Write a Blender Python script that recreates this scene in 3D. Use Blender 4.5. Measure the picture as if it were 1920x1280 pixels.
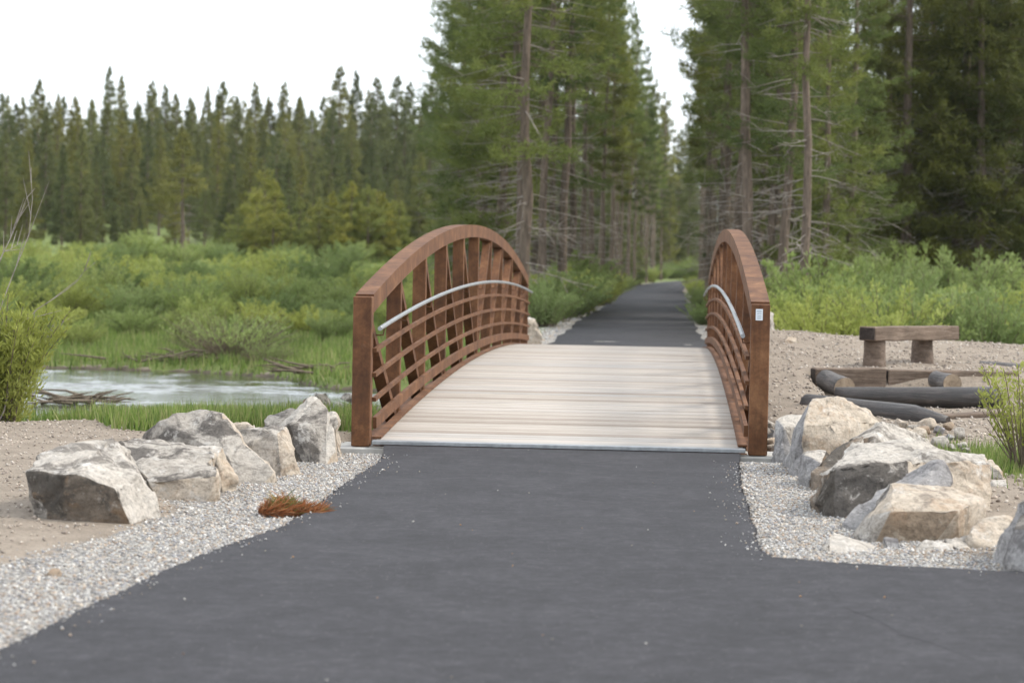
import bpy, bmesh, math, random
import numpy as np
from mathutils import Vector, Matrix, noise

for o in list(bpy.data.objects):
    bpy.data.objects.remove(o)
S = bpy.context.scene
COL = S.collection

# ------------------------------------------------------------------ camera
FPX = 1920 * 85 / 36.0
CAM_H = 1.53
PITCH = math.atan((640 - 482) / FPX)
ROLL = math.radians(1.05)
_f = np.array([0, math.cos(PITCH), -math.sin(PITCH)])
_r = np.array([1.0, 0, 0])
_u = np.cross(_r, _f)
CR = math.cos(ROLL) * _r + math.sin(ROLL) * _u
CU = np.cross(CR, _f)
CF = _f
CO = np.array([0, 0, CAM_H])
cd = bpy.data.cameras.new('camera')
cam = bpy.data.objects.new('camera', cd)
COL.objects.link(cam)
cd.lens = 85
cd.sensor_width = 36
cd.clip_start = 0.1
cd.clip_end = 4000
cd.dof.use_dof = True
cd.dof.focus_distance = 19.0
cd.dof.aperture_fstop = 3.0
cam.matrix_world = Matrix(((CR[0], CU[0], -CF[0], CO[0]), (CR[1], CU[1], -CF[1], CO[1]),
                           (CR[2], CU[2], -CF[2], CO[2]), (0, 0, 0, 1)))
S.camera = cam

# ------------------------------------------------------------------ sky, sun, exposure
SUN_EL, SUN_AZ = math.radians(45), math.radians(84)      # azimuth clockwise from +Y (view direction)
W = bpy.data.worlds.new('World')
S.world = W
W.use_nodes = True
nt = W.node_tree
nt.nodes.clear()
sky = nt.nodes.new('ShaderNodeTexSky')
sky.sky_type = 'NISHITA'
sky.sun_disc = False
sky.sun_elevation = SUN_EL
sky.sun_rotation = SUN_AZ
sky.dust_density = 2.5
tc = nt.nodes.new('ShaderNodeTexCoord')
cl = nt.nodes.new('ShaderNodeTexNoise')          # thin bright overcast, slightly uneven
cl.inputs['Scale'].default_value = 2.2
cl.inputs['Detail'].default_value = 4
nt.links.new(tc.outputs['Generated'], cl.inputs['Vector'])
cr = nt.nodes.new('ShaderNodeValToRGB')
cr.color_ramp.elements[0].position = 0.3
cr.color_ramp.elements[0].color = (8.3, 9.0, 9.8, 1)
cr.color_ramp.elements[1].position = 0.7
cr.color_ramp.elements[1].color = (10.2, 10.4, 10.6, 1)
nt.links.new(cl.outputs['Fac'], cr.inputs['Fac'])
mx = nt.nodes.new('ShaderNodeMix')
mx.data_type = 'RGBA'
mx.inputs['Factor'].default_value = 0.82
nt.links.new(sky.outputs['Color'], mx.inputs['A'])
nt.links.new(cr.outputs['Color'], mx.inputs['B'])
bg = nt.nodes.new('ShaderNodeBackground')
bg.inputs['Strength'].default_value = 0.095
nt.links.new(mx.outputs['Result'], bg.inputs['Color'])
wo = nt.nodes.new('ShaderNodeOutputWorld')
nt.links.new(bg.outputs['Background'], wo.inputs['Surface'])

sl = bpy.data.lights.new('sun', 'SUN')
sl.energy = 1.5
sl.angle = math.radians(16)
sl.color = (1.0, 0.93, 0.82)
sun = bpy.data.objects.new('sun', sl)
COL.objects.link(sun)
sd = Vector((math.sin(SUN_AZ) * math.cos(SUN_EL), math.cos(SUN_AZ) * math.cos(SUN_EL), math.sin(SUN_EL)))
sun.rotation_euler = sd.to_track_quat('Z', 'Y').to_euler()
sun.location = (30, -20, 40)

S.view_settings.view_transform = 'Standard'
S.view_settings.look = 'None'
S.view_settings.gamma = 1
S.view_settings.use_curve_mapping = False
S.view_settings.exposure = 1.05
S.cycles.use_denoising = True
S.cycles.max_bounces = 6
S.cycles.diffuse_bounces = 3
S.cycles.transparent_max_bounces = 4
S.cycles.caustics_reflective = False
S.cycles.caustics_refractive = False
S.cycles.sample_clamp_indirect = 6

# ------------------------------------------------------------------ helpers
def PX(u, v, d):
    """the world point at depth y = d that the photograph shows at pixel (u, v)"""
    w = CF + CR * (u - 960) / FPX - CU * (v - 640) / FPX
    return CO + w * (d / w[1])

def GZ(u, v, z):
    w = CF + CR * (u - 960) / FPX - CU * (v - 640) / FPX
    return CO + w * ((z - CAM_H) / w[2])

def tag(o, label=None, cat=None, group=None, kind=None):
    if label: o['label'] = label
    if cat: o['category'] = cat
    if group: o['group'] = group
    if kind: o['kind'] = kind
    return o

def empty(name, loc=(0, 0, 0), rz=0, parent=None):
    o = bpy.data.objects.new(name, None)
    COL.objects.link(o)
    o.location = loc
    o.rotation_euler = (0, 0, rz)
    o.empty_display_size = 0.1
    o.parent = parent
    return o

def link(name, me, parent=None, loc=None):
    o = bpy.data.objects.new(name, me)
    COL.objects.link(o)
    o.parent = parent
    if loc is not None: o.location = loc
    return o

def np_mesh(name, V, F, mats, mi=None, smooth=False, colattr=None):
    """V (n,3), F (m,k) all faces with k corners"""
    me = bpy.data.meshes.new(name)
    V = np.asarray(V, np.float32)
    F = np.asarray(F, np.int32)
    m, k = F.shape
    me.vertices.add(len(V))
    me.vertices.foreach_set('co', V.ravel())
    me.loops.add(m * k)
    me.loops.foreach_set('vertex_index', F.ravel())
    me.polygons.add(m)
    me.polygons.foreach_set('loop_start', np.arange(0, m * k, k, dtype=np.int32))
    for x in (mats if isinstance(mats, (list, tuple)) else [mats]): me.materials.append(x)
    if mi is not None: me.polygons.foreach_set('material_index', np.asarray(mi, np.int32))
    if smooth: me.polygons.foreach_set('use_smooth', np.ones(m, bool))
    if colattr is not None:
        a = me.color_attributes.new('tint', 'FLOAT_COLOR', 'POINT')
        c = np.ones((len(V), 4), np.float32)
        c[:, :colattr.shape[1]] = colattr
        a.data.foreach_set('color', c.ravel())
    me.update(calc_edges=True)
    me.validate()
    return me

def bm_mesh(name, bm, mats, smooth=False):
    me = bpy.data.meshes.new(name)
    bm.to_mesh(me)
    bm.free()
    for x in (mats if isinstance(mats, (list, tuple)) else [mats]): me.materials.append(x)
    if smooth:
        for p in me.polygons: p.use_smooth = True
    return me

def box_bm(x0, x1, y0, y1, z0, z1, bev=0.0, bm=None):
    bm2 = bmesh.new()
    vs = [bm2.verts.new((x, y, z)) for z in (z0, z1) for y in (y0, y1) for x in (x0, x1)]
    for f in ((0, 2, 3, 1), (4, 5, 7, 6), (0, 1, 5, 4), (2, 6, 7, 3), (0, 4, 6, 2), (1, 3, 7, 5)):
        bm2.faces.new([vs[i] for i in f])
    if bev: bmesh.ops.bevel(bm2, geom=bm2.edges[:], offset=bev, segments=1, affect='EDGES')
    return bm2

def sweep(pts, prof, cap=True):
    """sweep a closed profile [(side, up)] along points; returns V, faces list"""
    pts = [Vector(p) for p in pts]
    V, Fs = [], []
    n = len(prof)
    for i, p in enumerate(pts):
        t = (pts[min(i + 1, len(pts) - 1)] - pts[max(i - 1, 0)]).normalized()
        ref = Vector((0, 0, 1)) if abs(t.z) < 0.95 else Vector((0, 1, 0))
        s = t.cross(ref).normalized()
        up = s.cross(t).normalized()
        for a, b in prof: V.append(p + s * a + up * b)
    for i in range(len(pts) - 1):
        for j in range(n):
            k = (j + 1) % n
            Fs.append((i * n + j, i * n + k, (i + 1) * n + k, (i + 1) * n + j))
    if cap:
        Fs.append(tuple(range(n))[::-1])
        Fs.append(tuple((len(pts) - 1) * n + j for j in range(n)))
    return V, Fs

def sweep_mesh(name, pts, prof, mat, smooth=False):
    V, Fs = sweep(pts, prof)
    me = bpy.data.meshes.new(name)
    me.from_pydata([tuple(v) for v in V], [], Fs)
    bm = bmesh.new(); bm.from_mesh(me)
    bmesh.ops.recalc_face_normals(bm, faces=bm.faces[:])
    bm.to_mesh(me); bm.free()
    me.materials.append(mat)
    if smooth:
        for p in me.polygons: p.use_smooth = len(p.vertices) == 4
    return me

def rect(w, h): return [(-w / 2, -h / 2), (w / 2, -h / 2), (w / 2, h / 2), (-w / 2, h / 2)]
def ring(r, n=10): return [(r * math.cos(2 * math.pi * i / n), r * math.sin(2 * math.pi * i / n)) for i in range(n)]

def vnoise(x, y, seed=0):
    x = np.asarray(x, float); y = np.asarray(y, float)
    xi = np.floor(x).astype(np.int64); yi = np.floor(y).astype(np.int64)
    fx = x - xi; fy = y - yi
    fx = fx * fx * (3 - 2 * fx); fy = fy * fy * (3 - 2 * fy)
    def hsh(a, b):
        n = (a * 374761393 + b * 668265263 + seed * 974711) & 0x7fffffff
        n = ((n ^ (n >> 13)) * 1274126177) & 0x7fffffff
        return ((n ^ (n >> 16)) & 0xffff) / 65535.0
    return ((hsh(xi, yi) * (1 - fx) + hsh(xi + 1, yi) * fx) * (1 - fy)
            + (hsh(xi, yi + 1) * (1 - fx) + hsh(xi + 1, yi + 1) * fx) * fy)

def fnoise(x, y, seed=0, oc=4):
    r, a, t = 0, 1.0, 0
    for i in range(oc):
        r = r + a * vnoise(np.asarray(x) * 2 ** i, np.asarray(y) * 2 ** i, seed + i); t += a; a *= 0.5
    return r / t

def sstep(a, b, x):
    t = np.clip((np.asarray(x, float) - a) / (b - a), 0, 1)
    return t * t * (3 - 2 * t)

# ------------------------------------------------------------------ materials
def mat(name, rough=0.85):
    m = bpy.data.materials.new(name)
    m.use_nodes = True
    n = m.node_tree
    b = n.nodes['Principled BSDF']
    b.inputs['Roughness'].default_value = rough
    b.inputs['Specular IOR Level'].default_value = 0.3
    return m, n, b

def N(n, t, **kw):
    x = n.nodes.new(t)
    for k, v in kw.items():
        if k in x.inputs: x.inputs[k].default_value = v
        else: setattr(x, k, v)
    return x

def coords(n, kind='Object', scale=(1, 1, 1), rand=False):
    c = N(n, 'ShaderNodeTexCoord')
    mp = N(n, 'ShaderNodeMapping')
    mp.inputs['Scale'].default_value = scale
    n.links.new(c.outputs[kind], mp.inputs['Vector'])
    if rand:
        oi = N(n, 'ShaderNodeObjectInfo')
        ml = N(n, 'ShaderNodeMath', operation='MULTIPLY'); ml.inputs[1].default_value = 57.3
        n.links.new(oi.outputs['Random'], ml.inputs[0])
        n.links.new(ml.outputs[0], mp.inputs['Location'])
    return mp.outputs['Vector']

def noise_t(n, vec, scale, detail=4, rough=0.6, dist=0.0):
    x = N(n, 'ShaderNodeTexNoise')
    x.inputs['Scale'].default_value = scale
    x.inputs['Detail'].default_value = detail
    x.inputs['Roughness'].default_value = rough
    x.inputs['Distortion'].default_value = dist
    n.links.new(vec, x.inputs['Vector'])
    return x.outputs['Fac']

def ramp(n, fac, stops):
    r = N(n, 'ShaderNodeValToRGB')
    e = r.color_ramp.elements
    while len(e) < len(stops): e.new(0.5)
    for i, (p, c) in enumerate(stops):
        e[i].position = p
        e[i].color = (c[0], c[1], c[2], 1) if hasattr(c, '__len__') else (c, c, c, 1)
    n.links.new(fac, r.inputs['Fac'])
    return r.outputs['Color']

def mixc(n, fac, a, b, blend='MIX'):
    m = N(n, 'ShaderNodeMix', data_type='RGBA', blend_type=blend)
    for s, v in (('Factor', fac), ('A', a), ('B', b)):
        if isinstance(v, (int, float)): m.inputs[s].default_value = v
        elif isinstance(v, tuple): m.inputs[s].default_value = (*v, 1)
        else: n.links.new(v, m.inputs[s])
    return m.outputs['Result']

def bump(n, b, h, strength=0.4, dist=0.02):
    x = N(n, 'ShaderNodeBump')
    x.inputs['Strength'].default_value = strength
    x.inputs['Distance'].default_value = dist
    n.links.new(h, x.inputs['Height'])
    n.links.new(x.outputs['Normal'], b.inputs['Normal'])

def out(n, b, c): n.links.new(c, b.inputs['Base Color'])

def m_asphalt():
    m, n, b = mat('asphalt', 0.8)
    v = coords(n, 'Object')
    mott = ramp(n, noise_t(n, v, 1.5, 8, 0.75, 0.6), [(0.3, (0.021, 0.0205, 0.0235)), (0.5, (0.031, 0.030, 0.0345)), (0.7, (0.045, 0.0435, 0.049))])
    fine = ramp(n, noise_t(n, v, 9, 8, 1.0), [(0.3, 0.2), (0.5, 0.9), (0.7, 2.6)])
    c = mixc(n, 0.8, mott, fine, 'MULTIPLY')
    vs = coords(n, 'Object', (1.4, 5.0, 1))
    scuff = ramp(n, noise_t(n, vs, 2.3, 6, 0.75), [(0.6, 0.0), (0.8, 0.7)])
    c = mixc(n, scuff, c, (0.08, 0.078, 0.082))
    vo = N(n, 'ShaderNodeTexVoronoi'); vo.inputs['Scale'].default_value = 70
    n.links.new(v, vo.inputs['Vector'])
    hs = N(n, 'ShaderNodeSeparateColor'); n.links.new(vo.outputs['Color'], hs.inputs['Color'])
    st = ramp(n, hs.outputs['Red'], [(0.965, 0.0), (0.97, 1.0)])
    sz = ramp(n, vo.outputs['Distance'], [(0.18, 1.0), (0.3, 0.0)])
    c = mixc(n, mixc(n, 1.0, st, sz, 'MULTIPLY'), c, (0.22, 0.21, 0.2))
    vj = coords(n, 'Object', (0.4, 0.4, 1))                      # a hairline crack
    wv = N(n, 'ShaderNodeTexVoronoi', feature='DISTANCE_TO_EDGE'); wv.inputs['Scale'].default_value = 0.55
    mm = N(n, 'ShaderNodeVectorMath', operation='ADD')
    nn = N(n, 'ShaderNodeTexNoise'); nn.inputs['Scale'].default_value = 5
    n.links.new(vj, nn.inputs['Vector']); n.links.new(vj, mm.inputs[0]); n.links.new(nn.outputs['Color'], mm.inputs[1])
    n.links.new(mm.outputs[0], wv.inputs['Vector'])
    ck = ramp(n, wv.outputs['Distance'], [(0.0, 0.0), (0.006, 0.0)])
    c = mixc(n, ck, c, (0.02, 0.02, 0.022))
    out(n, b, c)
    bump(n, b, noise_t(n, v, 150, 3, 0.7), 0.5, 0.006)
    return m

def m_terrain():
    m, n, b = mat('ground_soil', 0.95)
    v = coords(n, 'Object')
    at = N(n, 'ShaderNodeAttribute', attribute_name='tint')
    sp = N(n, 'ShaderNodeSeparateColor')
    n.links.new(at.outputs['Color'], sp.inputs['Color'])
    fine = noise_t(n, v, 45, 4, 0.75)
    mid = noise_t(n, v, 3.0, 5, 0.65)
    dirt = mixc(n, 0.65, ramp(n, mid, [(0.3, (0.23, 0.19, 0.15)), (0.7, (0.34, 0.285, 0.23))]), ramp(n, fine, [(0.3, 0.55), (0.5, 1.0), (0.72, 1.45)]), 'MULTIPLY')
    vo = N(n, 'ShaderNodeTexVoronoi'); vo.inputs['Scale'].default_value = 38
    n.links.new(v, vo.inputs['Vector'])
    hv = N(n, 'ShaderNodeSeparateColor'); n.links.new(vo.outputs['Color'], hv.inputs['Color'])
    grav = ramp(n, hv.outputs['Red'], [(0.0, (0.2, 0.19, 0.185)), (0.4, (0.42, 0.40, 0.375)), (0.8, (0.56, 0.54, 0.5)), (1.0, (0.47, 0.36, 0.27))])
    grav = mixc(n, 0.8, grav, ramp(n, vo.outputs['Distance'], [(0.25, 1.0), (0.6, 0.45)]), 'MULTIPLY')
    grass = ramp(n, noise_t(n, v, 1.2, 6, 0.7), [(0.25, (0.1, 0.135, 0.04)), (0.5, (0.15, 0.195, 0.055)), (0.75, (0.21, 0.235, 0.09))])
    mud = ramp(n, mid, [(0.3, (0.075, 0.06, 0.045)), (0.7, (0.16, 0.13, 0.1))])
    wob = noise_t(n, v, 6, 4, 0.7)
    def thr(ch):
        a = N(n, 'ShaderNodeMath', operation='ADD'); n.links.new(ch, a.inputs[0]); n.links.new(wob, a.inputs[1])
        return ramp(n, a.outputs[0], [(0.82, 0.0), (1.12, 1.0)])
    c = mixc(n, thr(sp.outputs['Red']), dirt, grav)
    c = mixc(n, thr(sp.outputs['Blue']), c, mud)
    c = mixc(n, thr(sp.outputs['Green']), c, grass)
    out(n, b, c)
    bump(n, b, fine, 0.8, 0.03)
    return m

def m_tint(name, rough=0.85, bmp=None, transl=0.0):
    """colour from the mesh's own per-piece tint"""
    m, n, b = mat(name, rough)
    at = N(n, 'ShaderNodeAttribute', attribute_name='tint')
    out(n, b, at.outputs['Color'])
    if transl: leaf_transl(n, b, at.outputs['Color'], transl)
    return m

def leaf_transl(n, b, col, f):
    t = N(n, 'ShaderNodeBsdfTranslucent')
    n.links.new(col, t.inputs['Color'])
    mx_ = N(n, 'ShaderNodeMixShader'); mx_.inputs[0].default_value = f
    n.links.new(b.outputs[0], mx_.inputs[1]); n.links.new(t.outputs[0], mx_.inputs[2])
    o = [x for x in n.nodes if x.type == 'OUTPUT_MATERIAL'][0]
    n.links.new(mx_.outputs[0], o.inputs['Surface'])

def m_leaf(name, dark, midc, light, scale=0.9, transl=0.3, var=1.0):
    m, n, b = mat(name, 0.7)
    v = coords(n, 'Object', rand=True)
    c = ramp(n, noise_t(n, v, scale, 4, 0.65), [(0.3, dark), (0.5, midc), (0.72, light)])
    oi = N(n, 'ShaderNodeObjectInfo')
    vr = ramp(n, oi.outputs['Random'], [(0.0, (0.62, 0.7, 0.72)), (0.3, (0.95, 0.97, 1.0)), (0.6, (1.28, 1.16, 0.85)), (0.8, (1.02, 1.05, 1.0)), (1.0, (0.75, 0.82, 0.9))])
    c = mixc(n, var, c, vr, 'MULTIPLY')
    out(n, b, c)
    leaf_transl(n, b, c, transl)
    return m

def m_bark(name, a, bb, cc):
    m, n, b = mat(name, 0.95)
    v = coords(n, 'Object', (9, 9, 1.6), rand=True)
    f = noise_t(n, v, 1.6, 6, 0.7, 0.6)
    c = ramp(n, f, [(0.3, a), (0.5, bb), (0.7, cc)])
    out(n, b, c)
    bump(n, b, f, 0.9, 0.04)
    return m

def m_steel():
    m, n, b = mat('weathering_steel', 0.75)
    v = coords(n, 'Object', (1, 1, 1), rand=True)
    vs = coords(n, 'Object', (14, 14, 0.9), rand=True)
    a = ramp(n, noise_t(n, v, 3.5, 6, 0.7, 0.5), [(0.25, (0.045, 0.019, 0.009)), (0.5, (0.128, 0.054, 0.022)), (0.75, (0.235, 0.115, 0.052))])
    s = ramp(n, noise_t(n, vs, 1.6, 5, 0.7), [(0.3, 0.4), (0.5, 1.0), (0.72, 1.5)])
    c = mixc(n, 0.4, a, s, 'MULTIPLY')
    d = ramp(n, noise_t(n, v, 9, 6, 0.75), [(0.62, 0.0), (0.74, 0.35)])
    c = mixc(n, d, c, (0.23, 0.15, 0.1))
    sp = ramp(n, noise_t(n, v, 26, 6, 0.8), [(0.3, 0.55), (0.5, 1.0), (0.72, 1.4)])
    c = mixc(n, 0.6, c, sp, 'MULTIPLY')
    out(n, b, c)
    b.inputs['Specular IOR Level'].default_value = 0.35
    bump(n, b, noise_t(n, v, 70, 3), 0.25, 0.004)
    return m

def m_galv():
    m, n, b = mat('galvanised_steel', 0.42)
    v = coords(n, 'Object')
    c = ramp(n, noise_t(n, v, 14, 5, 0.7), [(0.3, (0.26, 0.275, 0.285)), (0.7, (0.43, 0.445, 0.46))])
    out(n, b, c)
    b.inputs['Metallic'].default_value = 0.55
    return m

def m_plank():
    m, n, b = mat('weathered_decking', 0.75)
    v = coords(n, 'Object', (1.3, 22, 22), rand=True)
    v2 = coords(n, 'Object', (2, 2, 2), rand=True)
    oi = N(n, 'ShaderNodeObjectInfo')
    base = ramp(n, oi.outputs['Random'], [(0.0, (0.31, 0.27, 0.23)), (0.14, (0.375, 0.335, 0.29)), (0.4, (0.42, 0.38, 0.335)), (0.7, (0.445, 0.41, 0.37)), (0.85, (0.38, 0.365, 0.345)), (1.0, (0.48, 0.435, 0.38))])
    g = ramp(n, noise_t(n, v, 1.4, 6, 0.72, 0.4), [(0.25, 0.72), (0.5, 1.0), (0.75, 1.14)])
    c = mixc(n, 0.5, base, g, 'MULTIPLY')
    st = ramp(n, noise_t(n, v2, 0.9, 4, 0.6), [(0.3, (0.9, 0.88, 0.86)), (0.7, (1.06, 1.04, 1.05))])
    c = mixc(n, 1.0, c, st, 'MULTIPLY')
    out(n, b, c)
    bump(n, b, noise_t(n, v, 3, 5, 0.7), 0.3, 0.004)
    return m

def m_concrete():
    m, n, b = mat('concrete', 0.9)
    v = coords(n, 'Object')
    out(n, b, ramp(n, noise_t(n, v, 6, 6, 0.7), [(0.3, (0.36, 0.35, 0.33)), (0.7, (0.52, 0.51, 0.48))]))
    bump(n, b, noise_t(n, v, 60, 3), 0.3, 0.005)
    return m

def m_rock(name, base, alt, blotch, pale, dark_amt=0.5, stain=None, stain_amt=0.0):
    m, n, b = mat(name, 0.92)
    v = coords(n, 'Object', rand=True)
    c = ramp(n, noise_t(n, v, 2.6, 6, 0.7, 0.8), [(0.3, base), (0.7, alt)])
    vs = coords(n, 'Object', (2.0, 2.0, 6.0), rand=True)
    c = mixc(n, 0.7, c, ramp(n, noise_t(n, vs, 5.0, 6, 0.75, 0.6), [(0.3, 0.6), (0.5, 1.0), (0.75, 1.25)]), 'MULTIPLY')
    if stain:
        sm = ramp(n, noise_t(n, v, 3.3, 5, 0.7, 1.2), [(0.5, 0.0), (0.62, stain_amt)])
        c = mixc(n, sm, c, stain)
    big = noise_t(n, v, 1.9, 6, 0.72, 1.0)
    bm_ = ramp(n, big, [(0.72 - 0.3 * dark_amt, 0.0), (0.80 - 0.3 * dark_amt, 0.85)])
    c = mixc(n, bm_, c, blotch)
    pm = ramp(n, noise_t(n, v, 7.5, 6, 0.75, 0.4), [(0.56, 0.0), (0.64, 0.8)])
    c = mixc(n, pm, c, pale)
    sk = ramp(n, noise_t(n, v, 32, 5, 0.8), [(0.3, 0.38), (0.48, 1.0), (0.72, 1.35)])
    c = mixc(n, 0.85, c, sk, 'MULTIPLY')
    out(n, b, c)
    h1 = noise_t(n, v, 14, 8, 0.75, 0.5)
    bump(n, b, h1, 0.85, 0.04)
    return m

def m_wood(name, a, bb, cc, axis_scale, rough=0.8, spec=0.3):
    m, n, b = mat(name, rough)
    v = coords(n, 'Object', axis_scale, rand=True)
    f = noise_t(n, v, 2.0, 6, 0.72, 0.7)
    c = ramp(n, f, [(0.28, a), (0.5, bb), (0.74, cc)])
    v2 = coords(n, 'Object', rand=True)
    c = mixc(n, 0.7, c, ramp(n, noise_t(n, v2, 4, 5, 0.7), [(0.3, 0.5), (0.6, 1.15)]), 'MULTIPLY')
    out(n, b, c)
    b.inputs['Specular IOR Level'].default_value = spec
    bump(n, b, f, 0.8, 0.02)
    return m

def m_water():
    m, n, b = mat('creek_water', 0.04)
    b.inputs['Specular IOR Level'].default_value = 0.5
    b.inputs['IOR'].default_value = 1.33
    v = coords(n, 'Object', (1.0, 0.55, 1))
    out(n, b, ramp(n, noise_t(n, v, 0.35, 4), [(0.3, (0.03, 0.035, 0.018)), (0.7, (0.055, 0.06, 0.035))]))
    v2 = coords(n, 'Object', (0.5, 1.7, 1))
    h = noise_t(n, v2, 1.5, 6, 0.68, 1.2)
    bump(n, b, h, 0.3, 0.03)
    return m

M = {}
M['asphalt'] = m_asphalt()
M['terrain'] = m_terrain()
M['pebble'] = m_tint('gravel_stone', 0.9)
M['grass'] = m_tint('grass_blade', 0.7, transl=0.3)
M['needle'] = m_leaf('pine_needles', (0.09, 0.118, 0.036), (0.165, 0.2, 0.06), (0.265, 0.29, 0.088), 0.9, 0.45)
M['needle_far'] = m_leaf('spruce_needles', (0.11, 0.124, 0.05), (0.17, 0.185, 0.07), (0.23, 0.24, 0.09), 0.35, 0.45)
M['needle_dark'] = m_leaf('dark_pine_needles', (0.06, 0.072, 0.024), (0.105, 0.12, 0.036), (0.17, 0.18, 0.052), 0.5, 0.36)  # darker pine needle colour
M['needle_young'] = m_leaf('young_pine_needles', (0.17, 0.19, 0.048), (0.25, 0.265, 0.068), (0.34, 0.33, 0.09), 0.6, 0.3)
M['willow'] = m_leaf('willow_leaves', (0.19, 0.235, 0.07), (0.285, 0.345, 0.115), (0.39, 0.44, 0.18), 0.7, 0.45)
M['willow_near'] = m_leaf('fresh_willow_leaves', (0.23, 0.26, 0.055), (0.33, 0.36, 0.09), (0.43, 0.46, 0.15), 1.5, 0.45, var=0.0)
M['bark'] = m_bark('pine_bark', (0.075, 0.058, 0.045), (0.15, 0.115, 0.09), (0.26, 0.2, 0.155))
M['twig'] = m_bark('grey_twig', (0.2, 0.17, 0.145), (0.3, 0.265, 0.235), (0.4, 0.36, 0.325))
M['stem'] = m_bark('brown_stem', (0.11, 0.085, 0.06), (0.17, 0.135, 0.1), (0.24, 0.19, 0.14))
M['steel'] = m_steel()
M['galv'] = m_galv()
M['plank'] = m_plank()
M['concrete'] = m_concrete()
M['r_grey'] = m_rock('rock_grey', (0.34, 0.305, 0.265), (0.46, 0.425, 0.38), (0.085, 0.075, 0.068), (0.56, 0.53, 0.49), 0.82)
M['r_pale'] = m_rock('rock_pale', (0.44, 0.4, 0.35), (0.55, 0.51, 0.46), (0.15, 0.135, 0.12), (0.66, 0.63, 0.59), 0.66)
M['r_tan'] = m_rock('rock_tan', (0.44, 0.37, 0.29), (0.56, 0.49, 0.41), (0.21, 0.175, 0.145), (0.58, 0.54, 0.49), 0.55, (0.36, 0.22, 0.12), 0.4)
M['r_dark'] = m_rock('rock_dark', (0.16, 0.135, 0.11), (0.25, 0.2, 0.155), (0.075, 0.068, 0.06), (0.38, 0.35, 0.31), 0.85, (0.26, 0.17, 0.1), 0.6)
M['r_blue'] = m_rock('rock_bluegrey', (0.26, 0.25, 0.25), (0.36, 0.35, 0.345), (0.14, 0.13, 0.13), (0.5, 0.48, 0.46), 0.6)
M['r_brown'] = m_rock('rock_brown', (0.28, 0.215, 0.155), (0.36, 0.28, 0.205), (0.2, 0.15, 0.105), (0.5, 0.43, 0.34), 0.4, (0.36, 0.2, 0.1), 0.3)
M['timber'] = m_wood('weathered_timber', (0.075, 0.052, 0.038), (0.165, 0.122, 0.092), (0.28, 0.22, 0.175), (1.2, 14, 14), 0.85)
M['endgrain'] = m_wood('dark_end_grain', (0.02, 0.016, 0.014), (0.045, 0.035, 0.03), (0.10, 0.085, 0.075), (9, 9, 9), 0.85)
M['cutend'] = m_wood('pale_cut_end', (0.22, 0.16, 0.11), (0.36, 0.28, 0.2), (0.45, 0.37, 0.28), (6, 6, 6), 0.85)
M['logpost'] = m_wood('log_post', (0.08, 0.057, 0.042), (0.165, 0.124, 0.096), (0.27, 0.215, 0.18), (12, 12, 1.3), 0.85)
M['creosote'] = m_wood('dark_treated_log', (0.018, 0.016, 0.016), (0.042, 0.036, 0.034), (0.1, 0.082, 0.072), (1.2, 10, 10), 0.42, 0.6)
M['greylog'] = m_wood('grey_log', (0.06, 0.057, 0.058), (0.125, 0.118, 0.115), (0.22, 0.2, 0.185), (1.5, 12, 12), 0.7)
M['water'] = m_water()
M['white'] = mat('white_plate', 0.4)[0]
M['white'].node_tree.nodes['Principled BSDF'].inputs['Base Color'].default_value = (0.72, 0.76, 0.8, 1)
M['ink'] = mat('printed_ink', 0.5)[0]
M['ink'].node_tree.nodes['Principled BSDF'].inputs['Base Color'].default_value = (0.2, 0.27, 0.33, 1)

# ------------------------------------------------------------------ terrain shape
SX = np.array([-60, -20, -8, -5.8, -4.4, -3.0, -1.0, 2.0, 5, 10, 20, 60.0])
YF = np.array([48, 47.5, 46.3, 45.6, 44.3, 40.6, 39.3, 39.6, 40.5, 42, 45, 60.0])
YN = np.array([28, 28, 28.8, 29.4, 32.6, 33.8, 33.8, 35.2, 35.8, 36.8, 39, 50.0])
PD = np.array([41, 52, 70, 87, 115, 135, 155, 172, 190, 215.0])
PCX = np.array([1.95, 2.62, 3.75, 4.95, 6.7, 8.2, 10.3, 13.0, 17.0, 26.0])
WATER_Z = -0.75
BO = np.array([0.385, 19.40]); BH = math.radians(3.69)            # near end of the bridge and its heading
bx = np.array([math.cos(BH), -math.sin(BH)]); by = np.array([math.sin(BH), math.cos(BH)])

def asphalt_poly():
    L = [(722, 853), (700, 870), (650, 903), (590, 953), (520, 987), (430, 1020), (350, 1051), (250, 1096), (150, 1143), (0, 1217), (-150, 1300)]
    R = [(1384, 866), (1386, 892), (1400, 945), (1415, 995), (1426, 1032), (1446, 1043), (1600, 1056), (1750, 1063), (1880, 1070), (2050, 1076), (2400, 1085)]
    a = [GZ(u, v, 0.0)[:2] for u, v in L]
    b = [GZ(u, v, 0.0)[:2] for u, v in R]
    return a, b
AL, AR = asphalt_poly()

def pt_in_poly(x, y, poly):
    x = np.asarray(x); y = np.asarray(y)
    ins = np.zeros(x.shape, bool)
    n = len(poly)
    for i in range(n):
        x0, y0 = poly[i]; x1, y1 = poly[(i + 1) % n]
        c = ((y0 > y) != (y1 > y)) & (x < (x1 - x0) * (y - y0) / (y1 - y0 + 1e-12) + x0)
        ins ^= c
    return ins

def seg_dist(x, y, pts):
    d = np.full(np.shape(x), 1e9)
    for (x0, y0), (x1, y1) in zip(pts[:-1], pts[1:]):
        dx, dy = x1 - x0, y1 - y0
        t = np.clip(((x - x0) * dx + (y - y0) * dy) / (dx * dx + dy * dy), 0, 1)
        d = np.minimum(d, np.hypot(x - x0 - t * dx, y - y0 - t * dy))
    return d

ASPH = [tuple(p) for p in AL] + [(-6, -12), (12, -12), (12, AR[-1][1])] + [tuple(p) for p in AR[::-1]]

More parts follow.
